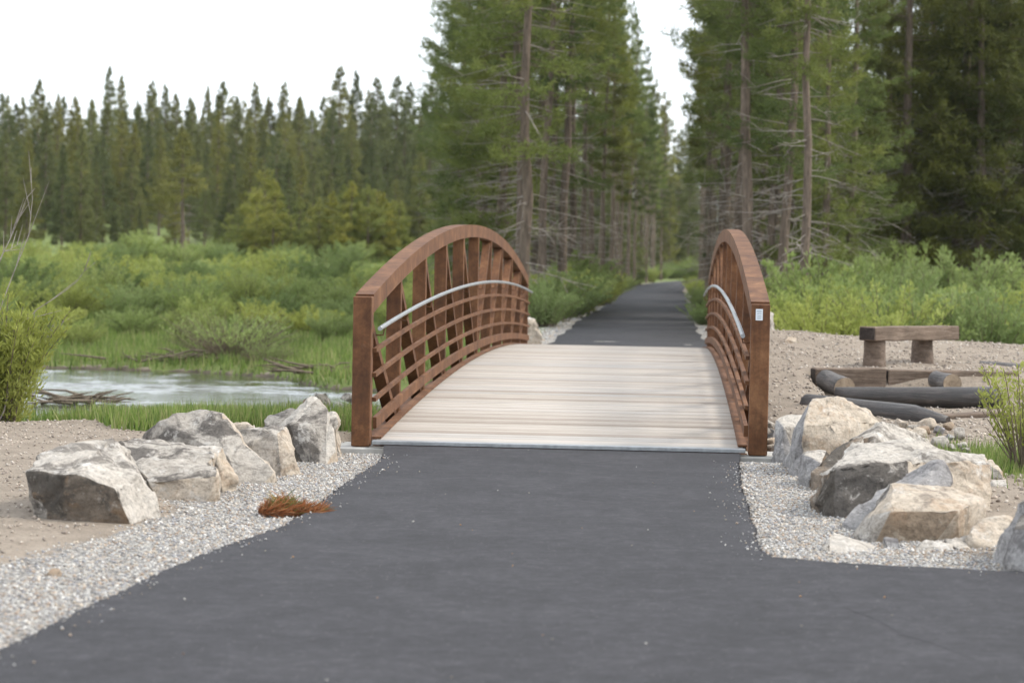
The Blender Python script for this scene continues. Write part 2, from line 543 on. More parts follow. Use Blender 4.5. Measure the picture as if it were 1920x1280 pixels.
def terrain(x, y):
    x = np.asarray(x, float); y = np.asarray(y, float)
    wob = (fnoise(x * 0.5, y * 0.5, 5) - 0.5) * 1.2
    yn = np.interp(x, SX, YN) + wob; yf = np.interp(x, SX, YF) + wob * 0.8
    sn = yn - y; sf = y - yf
    bed = WATER_Z - 0.25
    # near bank, left: dirt pad falling through a grass slope to the water
    zl = -0.76 + 0.12 * sstep(0, 1.2, sn) + 0.64 * sstep(0, 1, 1 - (y - 20.6) / np.maximum(yn - 23.6, 2.0))
    # near bank, right: a mound of bare dirt with the bench
    kx = sstep(3.2, 3.5, x)
    zs_ = 0.31 * sstep(22.0, 28.5, y) * (1 - kx) + kx * (0.05 * sstep(22.5, 26.5, y) + 0.26 * sstep(26.85, 27.15, y))
    zr = (zs_ + 0.22 * sstep(27.5, 34, y)) * np.clip(1.15 - 0.075 * (x - 3), 0.25, 1.2)
    zr = zr * sstep(0.0, 2.2, sn) + (-0.74) * (1 - sstep(0, 2.2, sn))
    k = sstep(0.6, 2.6, x)
    zn = zl * (1 - k) + zr * k
    # far bank
    zf = -0.77 + 0.17 * sstep(0, 0.5, sf) + 0.42 * sstep(1, 14, sf) + 0.14 * sstep(10, 40, sf)
    zf = zf + 1.55 * sstep(88, 150, y) * sstep(6, -8, x) + np.clip(y - 150, 0, 160) * 0.042 * sstep(10, -10, x)
    zf = zf + np.clip(y - 230, 0, 250) * 0.02
    z = np.where(sn > 0, zn, np.where(sf > 0, zf, bed + 0.1 * np.minimum(1, np.maximum(sn, sf) + 1)))
    # causeway of the path beyond the bridge
    px = np.interp(y, PD, PCX)
    wgt = (1 - sstep(2.0, 4.5, np.abs(x - px))) * sstep(40.4, 41.4, y) * (y < 230)
    z = z * (1 - wgt) + 0.0 * wgt + wgt * 0.03 * sstep(44, 60, y)
    z = z + (fnoise(x * 1.3, y * 1.3, 11) - 0.5) * 0.10 * sstep(17, 24, y) + (fnoise(x * 6, y * 6, 3) - 0.5) * 0.025
    # the creek's cut under the bridge span
    lx = (x - BO[0]) * bx[0] + (y - BO[1]) * bx[1]; ly = (x - BO[0]) * by[0] + (y - BO[1]) * by[1]
    cut = (1 - sstep(1.62, 1.8, np.abs(lx))) * sstep(-.7, -.2, ly) * sstep(22.2, 21.6, ly)
    z = np.where(cut > 0, np.minimum(z, z * (1 - cut) - 0.38 * cut * (1 - sstep(21.0, 21.8, ly) * .6)), z)
    near = y < 41
    ins = pt_in_poly(x, y, ASPH)
    da = seg_dist(x, y, [tuple(p) for p in AL])
    db = seg_dist(x, y, [tuple(p) for p in AR])
    dd = np.minimum(da, db)
    # gravel verge lies a few cm under the asphalt's top
    v = np.where(ins, 1.0, 1 - sstep(0.3, 1.6, dd)) * near * sstep(24, 19, y)
    z = z * (1 - v) + (-0.035) * v
    z = np.where(ins, -0.06, z)
    return z

def ground(u, v, dmin=8, dmax=90):
    """march the pixel's ray onto the terrain"""
    w = CF + CR * (u - 960) / FPX - CU * (v - 640) / FPX
    ds = np.linspace(dmin, dmax, 1200)
    P = CO[None] + w[None] * (ds / w[1])[:, None]
    h = terrain(P[:, 0], P[:, 1])
    i = np.argmax(P[:, 2] <= h)
    return P[i].copy()

# ground sheet
def axis(stops):
    r = []
    for (a, b, s) in stops: r += list(np.arange(a, b, s))
    return np.array(r + [stops[-1][1]])
gx = axis([(-900, -150, 50), (-150, -40, 6), (-40, -14, 1.2), (-14, -9, .3), (-9, 9, 0.11), (9, 14, .3), (14, 40, 1.2), (40, 150, 6), (150, 900, 50)])
gy = axis([(-14, 9, 0.5), (9, 24, 0.11), (24, 50, 0.16), (50, 70, 0.4), (70, 120, 1.5), (120, 300, 6), (300, 2000, 60)])
X, Y = np.meshgrid(gx, gy)
Z = terrain(X, Y)
nx, ny = len(gx), len(gy)
idx = np.arange(nx * ny).reshape(ny, nx)
F = np.stack([idx[:-1, :-1], idx[:-1, 1:], idx[1:, 1:], idx[1:, :-1]], -1).reshape(-1, 4)
wob = (fnoise(X * 0.5, Y * 0.5, 5) - 0.5) * 1.2
yn_ = np.interp(X, SX, YN) + wob; yf_ = np.interp(X, SX, YF) + wob * 0.8
ins = pt_in_poly(X, Y, ASPH)
dA = np.minimum(seg_dist(X, Y, [tuple(p) for p in AL]), seg_dist(X, Y, [tuple(p) for p in AR]))
grav = np.where(Y < 24, 1 - sstep(0.45, 1.0, dA + (fnoise(X * .8, Y * .8, 9) - .5) * 1.2), 0)
grav = np.maximum(grav, (1 - sstep(1.9, 2.6, np.abs(X - np.interp(Y, PD, PCX)))) * (Y > 40.5) * (Y < 110) * 0.9)
gy0 = 22.6 - 2.3 * sstep(-4.3, -3.2, X)
leftgrass = ((X < 0.8) & (Y > gy0) & (Y < yn_ - 0.15)) * sstep(0, .8, Y - gy0)
fargrass = (Y > yf_ + 0.2) * 1.0
fargrass = fargrass * (1 - 0.75 * (1 - sstep(1.6, 2.6, np.abs(X - np.interp(Y, PD, PCX)))) * (Y < 180))
rg = ground(1880, 880)
rgrass = np.exp(-(((X - rg[0] - .25) / .55) ** 2 + ((Y - rg[1] - .6) / 1.3) ** 2)) * 1.2
green = np.clip(np.maximum(np.maximum(leftgrass, fargrass), rgrass), 0, 1) * 0.95
forest = sstep(150, 165, Y) * (X < 6)
green = green * (1 - 0.35 * forest)
mud = np.clip((1 - sstep(0.0, 0.35, Y - yf_)) * (Y > yf_ - 2) + (1 - sstep(0.1, 0.9, yn_ - Y)) * (Y < yn_ + 2) * (X < 1) + ((Y > yn_) & (Y < yf_)), 0, 1)
mud = np.maximum(mud, 0.5 * forest)
colr = np.stack([grav, green, mud], -1).reshape(-1, 3)
terr = link('ground', np_mesh('ground', np.stack([X, Y, Z], -1).reshape(-1, 3), F, M['terrain'], smooth=True, colattr=colr))
tag(terr, 'bare earth, gravel verge and green meadow around the bridge', kind='structure')

# creek water
wx = axis([(-60, -11, 3.5), (-11, 1, 0.07), (1, 60, 3.0)])
wt = np.linspace(0, 1, 330)
WX, WT = np.meshgrid(wx, wt)
WY = (np.interp(WX, SX, YN) - 1.2) * (1 - WT) + (np.interp(WX, SX, YF) + 1.2) * WT
riff = 0.1 + 1.7 * sstep(.42, .6, fnoise(WX * .2 + WY * .1, WY * .6, 41, 4))          # riffles and slacker glides
WZ = WATER_Z + ((fnoise(WX * 1.5, WY * 3.2, 43, 3) - .5) * .055 + (fnoise(WX * 4.5, WY * 8, 47, 2) - .5) * .018) * riff
wn, wm = WX.shape
wi = np.arange(wn * wm).reshape(wn, wm)
wv = np.stack([WX, WY, WZ], -1).reshape(-1, 3)
wf = np.stack([wi[:-1, :-1], wi[:-1, 1:], wi[1:, 1:], wi[1:, :-1]], -1).reshape(-1, 4)
tag(link('creek', np_mesh('creek', wv, wf, M['water'], smooth=True)), 'shallow rippling creek running under the bridge', kind='structure')

# near asphalt, a slab with crumbly edges
rng = random.Random(4)
def jag(pts, step, amp):
    r = []
    for a, b in zip(pts[:-1], pts[1:]):
        a, b = np.array(a), np.array(b)
        n = max(1, int(np.linalg.norm(b - a) / step))
        d = (b - a) / (np.linalg.norm(b - a) + 1e-9)
        nrm = np.array([-d[1], d[0]])
        for i in range(n):
            q = a + (b - a) * i / n
            r.append(q + nrm * (rng.uniform(-.7, .7) * amp + 3.0 * amp * (float(fnoise(np.array(q[0] * 2.3), np.array(q[1] * 2.3), 55)) - .5)))
    r.append(np.array(pts[-1]))
    return r
Lj = jag(AL, 0.035, 0.018); Rj = jag(AR, 0.035, 0.018)
front = [BO - by * 0.075 - bx * 1.40, BO - by * 0.075 + bx * 1.46]
poly = list(Lj)[::-1] + front + list(Rj) + [np.array((12.0, Rj[-1][1])), np.array((12, -12)), np.array((-6, -12)), ]
bm = bmesh.new()
top = [bm.verts.new((p[0], p[1], 0.0)) for p in poly]
bot = [bm.verts.new((p[0], p[1], -0.09)) for p in poly]
f = bm.faces.new(top)
for i in range(len(top)):
    j = (i + 1) % len(top)
    bm.faces.new((top[i], bot[i], bot[j], top[j]))
bmesh.ops.triangulate(bm, faces=[f])
bmesh.ops.recalc_face_normals(bm, faces=bm.faces[:])
tag(link('path', bm_mesh('path', bm, M['asphalt'])), 'wide new asphalt path leading onto the bridge', kind='structure')

# a crack in the paving
ck = jag([GZ(u, v, 0)[:2] for u, v in ((1548, 1100), (1585, 1140), (1640, 1158), (1690, 1190), (1750, 1205), (1830, 1238))], 0.03, 0.006)
n = len(ck)
cw = [0.0025 + 0.004 * math.sin(math.pi * i / (n - 1)) for i in range(n)]
V = [(p[0], p[1] - w, 0.0035) for p, w in zip(ck, cw)] + [(p[0], p[1] + w, 0.0035) for p, w in zip(ck, cw)]
dk = mat('crack_dark_bitumen', 0.95)[0]
dk.node_tree.nodes['Principled BSDF'].inputs['Base Color'].default_value = (0.012, 0.012, 0.013, 1)  # dark bitumen colour of the crack strip
link('crack', np_mesh('crack', V, [(i, i + 1, n + i + 1, n + i) for i in range(n - 1)], dk), bpy.data.objects['path'])

# path beyond the bridge
ds = np.concatenate([[41.33], np.arange(41.7, 70, 0.35), np.arange(70, 210, 1.5)])
cx = np.interp(ds, PD, PCX)
cx = np.convolve(np.pad(cx, 8, mode='edge'), np.ones(17) / 17, 'valid'); cx[:9] = np.interp(ds[:9], PD, PCX)
hw = 1.36 + (vnoise(ds * 0.9, ds * 0, 3) - 0.5) * 0.14
hw2 = 1.36 + (vnoise(ds * 0.9, ds * 0, 8) - 0.5) * 0.14
pz = 0.03 + 0.04 * sstep(44, 60, ds)
n = len(ds)
V = np.concatenate([np.stack([cx - hw, ds, pz], -1), np.stack([cx + hw2, ds, pz], -1), np.stack([cx - hw - .03, ds, pz - .14], -1), np.stack([cx + hw2 + .03, ds, pz - .14], -1)])
F = []
for i in range(n - 1):
    F += [(i, n + i, n + i + 1, i + 1), (2 * n + i, i, i + 1, 2 * n + i + 1), (n + i, 3 * n + i, 3 * n + i + 1, n + i + 1)]
tag(link('far_path', np_mesh('far_path', V, F, M['asphalt'])), 'asphalt path running from the bridge into the pines', kind='structure')

# ------------------------------------------------------------------ the bridge
BL = 21.8
def deck_z(y): t = y / BL; return 0.03 + 0.275 * 4 * t * (1 - t)
def chord_z(y): t = y / BL; return 1.19 + 0.73 * 4 * t * (1 - t)
bridge = empty('footbridge', (BO[0], BO[1], 0), -BH)
tag(bridge, 'rusty brown steel arched footbridge with pale plank deck', 'footbridge')
ys = np.linspace(0, BL, 61)
for s in (-1, 1):
    tr = empty('truss', parent=bridge)
    xi, xo, xc = s * 1.525, s * 1.675, s * 1.60
    def sbox(name, x0, x1, y0, y1, z0, z1, bev=0.006, m='steel', par=None):
        return link(name, bm_mesh(name, box_bm(min(x0, x1), max(x0, x1), y0, y1, z0, z1, bev), M[m]), par or tr)
    post0 = sbox('end_post', xi, xo, 0.0, 0.15, -0.02, 1.19)
    sbox('end_post', xi, xo, BL - 0.15, BL, -0.02, 1.19)
    yy = np.concatenate([[0.152], ys[1:-1], [BL - 0.152]])
    link('top_chord', sweep_mesh('top_chord', [(xc, y, chord_z(y) - 0.077) for y in yy], rect(0.15, 0.15), M['steel']), tr)
    link('bottom_chord', sweep_mesh('bottom_chord', [(xc, y, deck_z(y) - 0.15) for y in yy], rect(0.14, 0.14), M['steel']), tr)
    for zr_ in (0.72, 0.52, 0.32):
        link('rail', sweep_mesh('rail', [(xi - s * 0.019, y, deck_z(y) + zr_) for y in np.concatenate([[0.10], ys[1:-1], [BL - .10]])], rect(0.032, 0.032), M['steel']), tr)
    link('toe_plate', sweep_mesh('toe_plate', [(xi - s * 0.018, y, deck_z(y) + 0.125) for y in np.concatenate([[0.16], ys[1:-1], [BL - .16]])], rect(0.034, 0.092), M['steel']), tr)
    link('edge_angle', sweep_mesh('edge_angle', [(xi - s * 0.045, y, deck_z(y) + 0.012) for y in np.concatenate([[0.10], ys[1:-1], [BL - .10]])], rect(0.075, 0.014), M['steel']), tr)
    hy = np.concatenate([[0.06, 0.09], ys[1:-1], [BL - 0.09, BL - 0.06]])
    hr_ = link('handrail', sweep_mesh('handrail', [(xi - s * 0.062, y, deck_z(y) + 0.90) for y in hy], ring(0.018, 12), M['galv'], True), tr)
    for k in range(0, 11):
        yv = BL * k / 10
        if 0 < k < 10:
            link('vertical', bm_mesh('vertical', box_bm(min(xi, xi + s * .13), max(xi, xi + s * .13), yv - .05, yv + .05, deck_z(yv) - .08, chord_z(yv) - .15, .006), M['steel']), tr)
        yb = min(max(yv - 0.02, 0.40), BL - 0.40)
        link('handrail_bracket', sweep_mesh('handrail_bracket', [(xi + s * .01, yb, deck_z(yb) + 0.82), (xi - s * 0.05, yb, deck_z(yb) + 0.82), (xi - s * 0.062, yb, deck_z(yb) + 0.885)], ring(0.008, 6), M['steel']), tr)
    for k in range(10):
        y0, y1 = BL * k / 10, BL * (k + 1) / 10
        if k < 5: a, c = (xi + s * .062, y0 + .12, chord_z(y0) - .2), (xi + s * .062, y1 - .06, deck_z(y1) - .08)
        else: a, c = (xi + s * .062, y0 + .06, deck_z(y0) - .08), (xi + s * .062, y1 - .12, chord_z(y1) - .2)
        link('diagonal', sweep_mesh('diagonal', [a, c], rect(0.10, 0.075), M['steel']), tr)
    if s == 1:
        x0 = xi + 0.035
        pl = sbox('name_plate', x0, x0 + .056, -0.006, -0.001, 1.062, 1.152, 0.0, 'white', tr)
deck = empty('deck', parent=bridge)
plank_me = []
for k in range(4):
    plank_me.append(bm_mesh('plank', box_bm(-1.485, 1.485, -0.0645, 0.0645, -0.04, 0.0, 0.005), M['plank']))
npl = 155
for k in range(npl):
    y = 0.075 + (BL - 0.15) * (k + .5) / npl
    o = link('plank', plank_me[k % 4], deck, (rng.uniform(-.004, .004), y, deck_z(y) - .002 + rng.uniform(-.003, .002)))
    o.rotation_euler = (math.atan2(deck_z(y + .1) - deck_z(y - .1), .2), rng.uniform(-.0008, .0008), 0)
for k in range(11):
    y = min(max(BL * k / 10, .2), BL - .2)
    link('floor_beam', bm_mesh('floor_beam', box_bm(-1.52, 1.52, y - .05, y + .05, deck_z(y) - .22, deck_z(y) - .062, 0), M['steel']), deck)
for y0 in (-0.06, BL - 0.05):
    link('threshold_plate', bm_mesh('threshold_plate', box_bm(-1.50, 1.50, y0, y0 + .11, 0.002, 0.034, .004), M['galv']), deck)
# printed plate on the near end post: a heading, two fine lines and a bar
plate_print = bmesh.new()
x0 = 1.525 + 0.035
def pr(a, b_, z0, z1):
    q = box_bm(x0 + a, x0 + b_, -0.0075, -0.0058, z0, z1)
    t = bpy.data.meshes.new('t'); q.to_mesh(t); q.free(); plate_print.from_mesh(t); bpy.data.meshes.remove(t)
for a in (0.008, 0.014, 0.0195, 0.025, 0.0305, 0.036, 0.042): pr(a, a + .0038, 1.131, 1.139)
for a, b_, z in ((.013, .045, 1.119), (.009, .03, 1.111), (.033, .045, 1.111), (.012, .044, 1.098), (.012, .044, 1.09)): pr(a, b_, z, z + .0022)
pr(.012, .044, 1.075, 1.080)
link('plate_print', bm_mesh('plate_print', plate_print, M['ink']), pl)

for i, (y0, y1, lab) in enumerate(((-0.045, 0.55, 'pale concrete abutment under the bridge end by the asphalt junction'), (BL - .5, BL + .05, 'concrete abutment carrying the bridge end towards the pines'))):
    bm = box_bm(-2.05, 2.05, y0, y1, -1.3, -0.026, .012)
    if i == 0:
        pass
    ab = link('abutment', bm_mesh('abutment', bm, M['concrete']), None, (BO[0], BO[1], 0))
    ab.rotation_euler = (0, 0, -BH)
    tag(ab, lab, 'abutment')

# ------------------------------------------------------------------ boulders
ROCKS = ['r_grey', 'r_pale', 'r_tan', 'r_dark', 'r_blue', 'r_brown']
RM = [M[k] for k in ROCKS]
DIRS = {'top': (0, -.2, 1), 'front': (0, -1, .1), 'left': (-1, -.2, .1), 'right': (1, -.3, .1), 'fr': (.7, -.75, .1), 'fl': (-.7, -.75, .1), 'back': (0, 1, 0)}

def rock_from_points(name, P, faces, seed, edge=0.045, amp=0.022, bev=0.03):
    """convex hull of corner points, chipped edges, fine relief; faces: {direction: rock material}"""
    P = [Vector(p) for p in P]
    lo = Vector((sum(p.x for p in P) / len(P), sum(p.y for p in P) / len(P), min(p.z for p in P)))
    bm = bmesh.new()
    for p in P: bm.verts.new(p - lo)
    r = bmesh.ops.convex_hull(bm, input=bm.verts[:])
    bmesh.ops.delete(bm, geom=list({v for v in r['geom_interior'] + r['geom_unused'] if isinstance(v, bmesh.types.BMVert)}), context='VERTS')
    bmesh.ops.dissolve_limit(bm, angle_limit=math.radians(13), verts=bm.verts[:], edges=bm.edges[:])
    bmesh.ops.recalc_face_normals(bm, faces=bm.faces[:])
    dv = {k: Vector(DIRS[k]).normalized() for k in faces}
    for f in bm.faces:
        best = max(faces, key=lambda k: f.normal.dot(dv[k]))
        f.material_index = ROCKS.index(faces[best])  # facing sets rock tone: weathering, plus lit and shaded sides put into colour
    if bev: bmesh.ops.bevel(bm, geom=[e for e in bm.edges if len(e.link_faces) == 2 and e.calc_face_angle(0) > math.radians(24)], offset=bev, segments=2, profile=0.6, affect='EDGES', clamp_overlap=True, material=-1)
    bmesh.ops.triangulate(bm, faces=bm.faces[:])
    for it in range(6):
        es = [e for e in bm.edges if e.calc_length() > edge * 1.5]
        if not es or len(bm.faces) > 9000: break
        bmesh.ops.subdivide_edges(bm, edges=es, cuts=1, use_grid_fill=False)
        bmesh.ops.triangulate(bm, faces=[f for f in bm.faces if len(f.verts) > 3])
    bm.normal_update()
    off = Vector((seed * 3.7, seed * 1.3, seed * 7.1))
    mv = []
    for v in bm.verts:
        q = v.co + off
        a = noise.fractal(q * 2.2, 0.7, 2.1, 5) * amp * 1.15
        lay = noise.noise(Vector((q.x * 1.5, q.y * 1.5, q.z * 9 + q.x * 2))) * amp * 0.55
        cw = noise.noise_vector(q * 1.7) * .35
        lay += (noise.cell((q + cw) * 3.6) * .5 + noise.cell((q * 1.0 + cw) * 8.3) * .22) * amp * 1.3
        c = noise.ridged_multi_fractal(q * 3.1, 1.0, 2.1, 3, 1.0, 2.0) - 1.2
        mv.append(v.normal * (a + lay - max(0, c) * amp * 0.8) + v.normal.cross(Vector((0, 0, 1))) * noise.noise(q * 5) * amp * 0.3)
    for v, d in zip(bm.verts, mv): v.co += d
    me = bm_mesh(name, bm, RM, True)
    o = link(name, me, None, lo)
    return o

RSEED = [0]
def boulder(pts, base, faces, label, thick=0.6, name='boulder', amp=0.026, bev=0.014, edge=0.036, group=None, cat='boulder', d0=None, zb=None):
    """pts: photograph corners (u, v, extra depth) of one rock that stands at pixel base"""
    RSEED[0] += 1
    if d0 is None: d0 = ground(*base)[1]
    P = [PX(u, v, d0 + e) for u, v, e in pts]
    zs = [p[2] for p in P]
    lo, hi = min(zs), max(zs)
    gz = float(terrain(np.array(np.mean([p[0] for p in P])), np.array(d0 + thick * .4)))
    Q = []
    for p in P:
        if p[2] < lo + 0.45 * (hi - lo):
            Q.append((p[0], p[1] + 0.02, min(p[2], gz) - 0.07))
            Q.append((p[0] * (1 + .25 * thick / d0) + (np.mean([q[0] for q in P]) - p[0]) * .25, p[1] + thick, gz - 0.05))
        elif p[2] > lo + 0.75 * (hi - lo):
            Q.append((p[0] + (np.mean([q[0] for q in P]) - p[0]) * .3, p[1] + thick * .45, p[2] - 0.12 * (hi - lo)))
    o = rock_from_points(name, P + [np.array(q) for q in Q], faces, RSEED[0], edge, amp, bev)
    return tag(o, label, cat, group)

# west side of the near path
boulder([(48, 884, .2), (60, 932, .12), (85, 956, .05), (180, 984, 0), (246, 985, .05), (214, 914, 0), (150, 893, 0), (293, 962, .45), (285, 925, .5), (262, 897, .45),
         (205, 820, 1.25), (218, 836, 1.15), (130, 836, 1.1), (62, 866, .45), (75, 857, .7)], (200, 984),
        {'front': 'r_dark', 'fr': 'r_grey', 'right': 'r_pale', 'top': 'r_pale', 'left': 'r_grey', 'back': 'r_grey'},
        'long low boulder with dark face and pale top, endmost of its row', 0.9)
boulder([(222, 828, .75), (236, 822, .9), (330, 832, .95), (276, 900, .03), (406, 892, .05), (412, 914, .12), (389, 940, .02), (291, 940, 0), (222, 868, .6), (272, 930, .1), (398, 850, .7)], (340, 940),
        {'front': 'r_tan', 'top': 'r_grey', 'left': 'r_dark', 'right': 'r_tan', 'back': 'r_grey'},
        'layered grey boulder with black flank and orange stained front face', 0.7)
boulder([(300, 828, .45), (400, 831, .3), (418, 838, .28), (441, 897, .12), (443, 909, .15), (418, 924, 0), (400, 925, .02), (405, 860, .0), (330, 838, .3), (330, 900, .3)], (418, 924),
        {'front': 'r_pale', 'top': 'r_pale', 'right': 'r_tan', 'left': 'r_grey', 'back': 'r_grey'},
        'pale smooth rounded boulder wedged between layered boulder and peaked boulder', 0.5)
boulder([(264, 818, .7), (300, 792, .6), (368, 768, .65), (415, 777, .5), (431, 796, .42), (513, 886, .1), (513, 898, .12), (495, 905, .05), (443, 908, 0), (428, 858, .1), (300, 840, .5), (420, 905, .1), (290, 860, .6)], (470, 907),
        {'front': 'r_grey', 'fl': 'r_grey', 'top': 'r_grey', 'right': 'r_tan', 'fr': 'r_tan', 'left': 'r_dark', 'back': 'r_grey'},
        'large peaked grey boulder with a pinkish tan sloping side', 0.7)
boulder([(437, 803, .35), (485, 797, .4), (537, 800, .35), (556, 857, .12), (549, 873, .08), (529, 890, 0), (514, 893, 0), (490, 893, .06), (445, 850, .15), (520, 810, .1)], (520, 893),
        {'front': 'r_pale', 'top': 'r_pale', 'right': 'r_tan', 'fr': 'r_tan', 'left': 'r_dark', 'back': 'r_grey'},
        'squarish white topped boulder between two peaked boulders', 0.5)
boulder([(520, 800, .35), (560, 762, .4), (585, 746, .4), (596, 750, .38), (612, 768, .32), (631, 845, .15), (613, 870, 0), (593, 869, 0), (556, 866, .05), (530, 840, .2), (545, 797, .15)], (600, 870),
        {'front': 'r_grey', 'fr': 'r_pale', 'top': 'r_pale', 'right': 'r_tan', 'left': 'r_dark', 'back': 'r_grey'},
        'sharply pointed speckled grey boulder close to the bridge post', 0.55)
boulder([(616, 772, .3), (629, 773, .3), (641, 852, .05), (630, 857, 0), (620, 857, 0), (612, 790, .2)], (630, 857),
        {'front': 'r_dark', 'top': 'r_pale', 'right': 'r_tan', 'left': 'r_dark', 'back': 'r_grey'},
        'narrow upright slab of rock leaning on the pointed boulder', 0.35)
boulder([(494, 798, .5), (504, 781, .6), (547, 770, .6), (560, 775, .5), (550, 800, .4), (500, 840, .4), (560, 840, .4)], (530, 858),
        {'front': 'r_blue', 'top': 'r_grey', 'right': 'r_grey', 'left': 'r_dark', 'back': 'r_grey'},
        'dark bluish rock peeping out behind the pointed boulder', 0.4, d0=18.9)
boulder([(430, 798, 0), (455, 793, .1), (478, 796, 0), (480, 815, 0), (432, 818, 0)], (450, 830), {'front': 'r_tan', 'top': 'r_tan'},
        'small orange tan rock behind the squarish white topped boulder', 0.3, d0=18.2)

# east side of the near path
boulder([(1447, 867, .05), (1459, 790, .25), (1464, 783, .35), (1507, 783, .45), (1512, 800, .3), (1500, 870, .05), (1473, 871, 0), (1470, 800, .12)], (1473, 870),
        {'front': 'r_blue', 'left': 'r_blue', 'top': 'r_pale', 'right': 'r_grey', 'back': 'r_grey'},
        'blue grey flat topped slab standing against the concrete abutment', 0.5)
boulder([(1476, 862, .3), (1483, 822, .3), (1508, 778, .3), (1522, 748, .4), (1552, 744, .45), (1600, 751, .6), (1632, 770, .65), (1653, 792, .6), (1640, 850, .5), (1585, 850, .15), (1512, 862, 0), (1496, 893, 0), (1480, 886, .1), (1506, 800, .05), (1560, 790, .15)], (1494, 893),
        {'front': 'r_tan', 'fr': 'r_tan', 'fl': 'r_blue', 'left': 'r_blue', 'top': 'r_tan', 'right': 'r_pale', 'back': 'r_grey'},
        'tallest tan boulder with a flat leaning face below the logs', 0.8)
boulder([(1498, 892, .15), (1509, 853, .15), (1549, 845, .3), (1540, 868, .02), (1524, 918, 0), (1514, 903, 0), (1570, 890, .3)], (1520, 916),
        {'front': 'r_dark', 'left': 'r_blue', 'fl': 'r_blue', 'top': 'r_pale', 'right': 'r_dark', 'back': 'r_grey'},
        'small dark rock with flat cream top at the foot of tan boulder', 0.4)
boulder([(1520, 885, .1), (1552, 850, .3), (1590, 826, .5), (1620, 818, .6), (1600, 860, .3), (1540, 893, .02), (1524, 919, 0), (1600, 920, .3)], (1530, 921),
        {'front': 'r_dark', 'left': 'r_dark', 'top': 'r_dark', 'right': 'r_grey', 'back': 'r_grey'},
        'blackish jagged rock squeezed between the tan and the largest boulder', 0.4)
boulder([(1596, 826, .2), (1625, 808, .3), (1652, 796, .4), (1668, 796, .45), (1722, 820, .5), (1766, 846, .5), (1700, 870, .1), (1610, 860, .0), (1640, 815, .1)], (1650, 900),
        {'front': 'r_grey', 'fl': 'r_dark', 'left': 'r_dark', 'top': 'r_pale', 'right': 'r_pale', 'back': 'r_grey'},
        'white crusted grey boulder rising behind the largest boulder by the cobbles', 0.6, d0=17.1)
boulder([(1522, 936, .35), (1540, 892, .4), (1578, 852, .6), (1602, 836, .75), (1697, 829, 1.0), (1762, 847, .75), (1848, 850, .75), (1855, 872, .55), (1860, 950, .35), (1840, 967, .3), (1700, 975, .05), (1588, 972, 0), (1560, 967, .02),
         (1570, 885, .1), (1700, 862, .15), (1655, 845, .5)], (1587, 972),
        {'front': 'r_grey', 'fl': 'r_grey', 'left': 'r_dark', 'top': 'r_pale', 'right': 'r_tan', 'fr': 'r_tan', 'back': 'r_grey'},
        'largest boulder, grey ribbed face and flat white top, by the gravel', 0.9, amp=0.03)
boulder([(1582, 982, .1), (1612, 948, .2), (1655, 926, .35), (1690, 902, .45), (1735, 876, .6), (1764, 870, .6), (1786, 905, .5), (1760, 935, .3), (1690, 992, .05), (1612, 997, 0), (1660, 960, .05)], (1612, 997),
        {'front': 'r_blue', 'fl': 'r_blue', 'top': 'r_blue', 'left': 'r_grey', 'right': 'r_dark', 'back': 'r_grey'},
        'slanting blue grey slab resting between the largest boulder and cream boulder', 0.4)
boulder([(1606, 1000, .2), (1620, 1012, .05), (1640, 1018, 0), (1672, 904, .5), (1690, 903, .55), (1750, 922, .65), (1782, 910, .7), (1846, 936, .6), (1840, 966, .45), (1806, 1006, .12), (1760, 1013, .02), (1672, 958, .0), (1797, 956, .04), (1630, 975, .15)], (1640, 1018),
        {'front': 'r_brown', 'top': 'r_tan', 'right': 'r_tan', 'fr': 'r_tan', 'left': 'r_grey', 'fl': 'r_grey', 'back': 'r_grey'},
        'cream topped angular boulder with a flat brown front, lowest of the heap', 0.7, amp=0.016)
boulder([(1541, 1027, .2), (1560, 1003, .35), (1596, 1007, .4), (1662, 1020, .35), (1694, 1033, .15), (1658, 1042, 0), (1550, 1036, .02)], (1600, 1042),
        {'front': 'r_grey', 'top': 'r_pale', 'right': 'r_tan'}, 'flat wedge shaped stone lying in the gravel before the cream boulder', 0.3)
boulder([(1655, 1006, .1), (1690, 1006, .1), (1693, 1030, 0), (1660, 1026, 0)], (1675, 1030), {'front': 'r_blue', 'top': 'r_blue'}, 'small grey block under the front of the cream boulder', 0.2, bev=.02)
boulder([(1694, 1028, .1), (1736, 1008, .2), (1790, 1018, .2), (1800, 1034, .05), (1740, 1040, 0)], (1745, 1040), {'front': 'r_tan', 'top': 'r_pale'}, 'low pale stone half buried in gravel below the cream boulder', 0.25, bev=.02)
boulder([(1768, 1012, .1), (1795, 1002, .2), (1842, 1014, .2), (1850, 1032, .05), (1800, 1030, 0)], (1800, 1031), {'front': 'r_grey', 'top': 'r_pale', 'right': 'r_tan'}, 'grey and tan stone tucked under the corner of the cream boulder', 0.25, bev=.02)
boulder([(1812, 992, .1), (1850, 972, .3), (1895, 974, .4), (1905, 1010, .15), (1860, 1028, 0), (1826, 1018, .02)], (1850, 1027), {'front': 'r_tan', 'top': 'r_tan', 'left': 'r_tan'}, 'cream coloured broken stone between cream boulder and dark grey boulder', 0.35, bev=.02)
boulder([(1878, 1062, .25), (1894, 990, .3), (1918, 948, .45), (1985, 915, .7), (2060, 960, .6), (2070, 1100, .1), (1930, 1100, 0), (1915, 1092, .02), (1960, 985, .1)], (1930, 1100),
        {'front': 'r_blue', 'left': 'r_blue', 'fl': 'r_blue', 'top': 'r_grey', 'right': 'r_grey', 'back': 'r_grey'},
        'dark grey boulder at the asphalt edge where the side path leaves', 0.7)
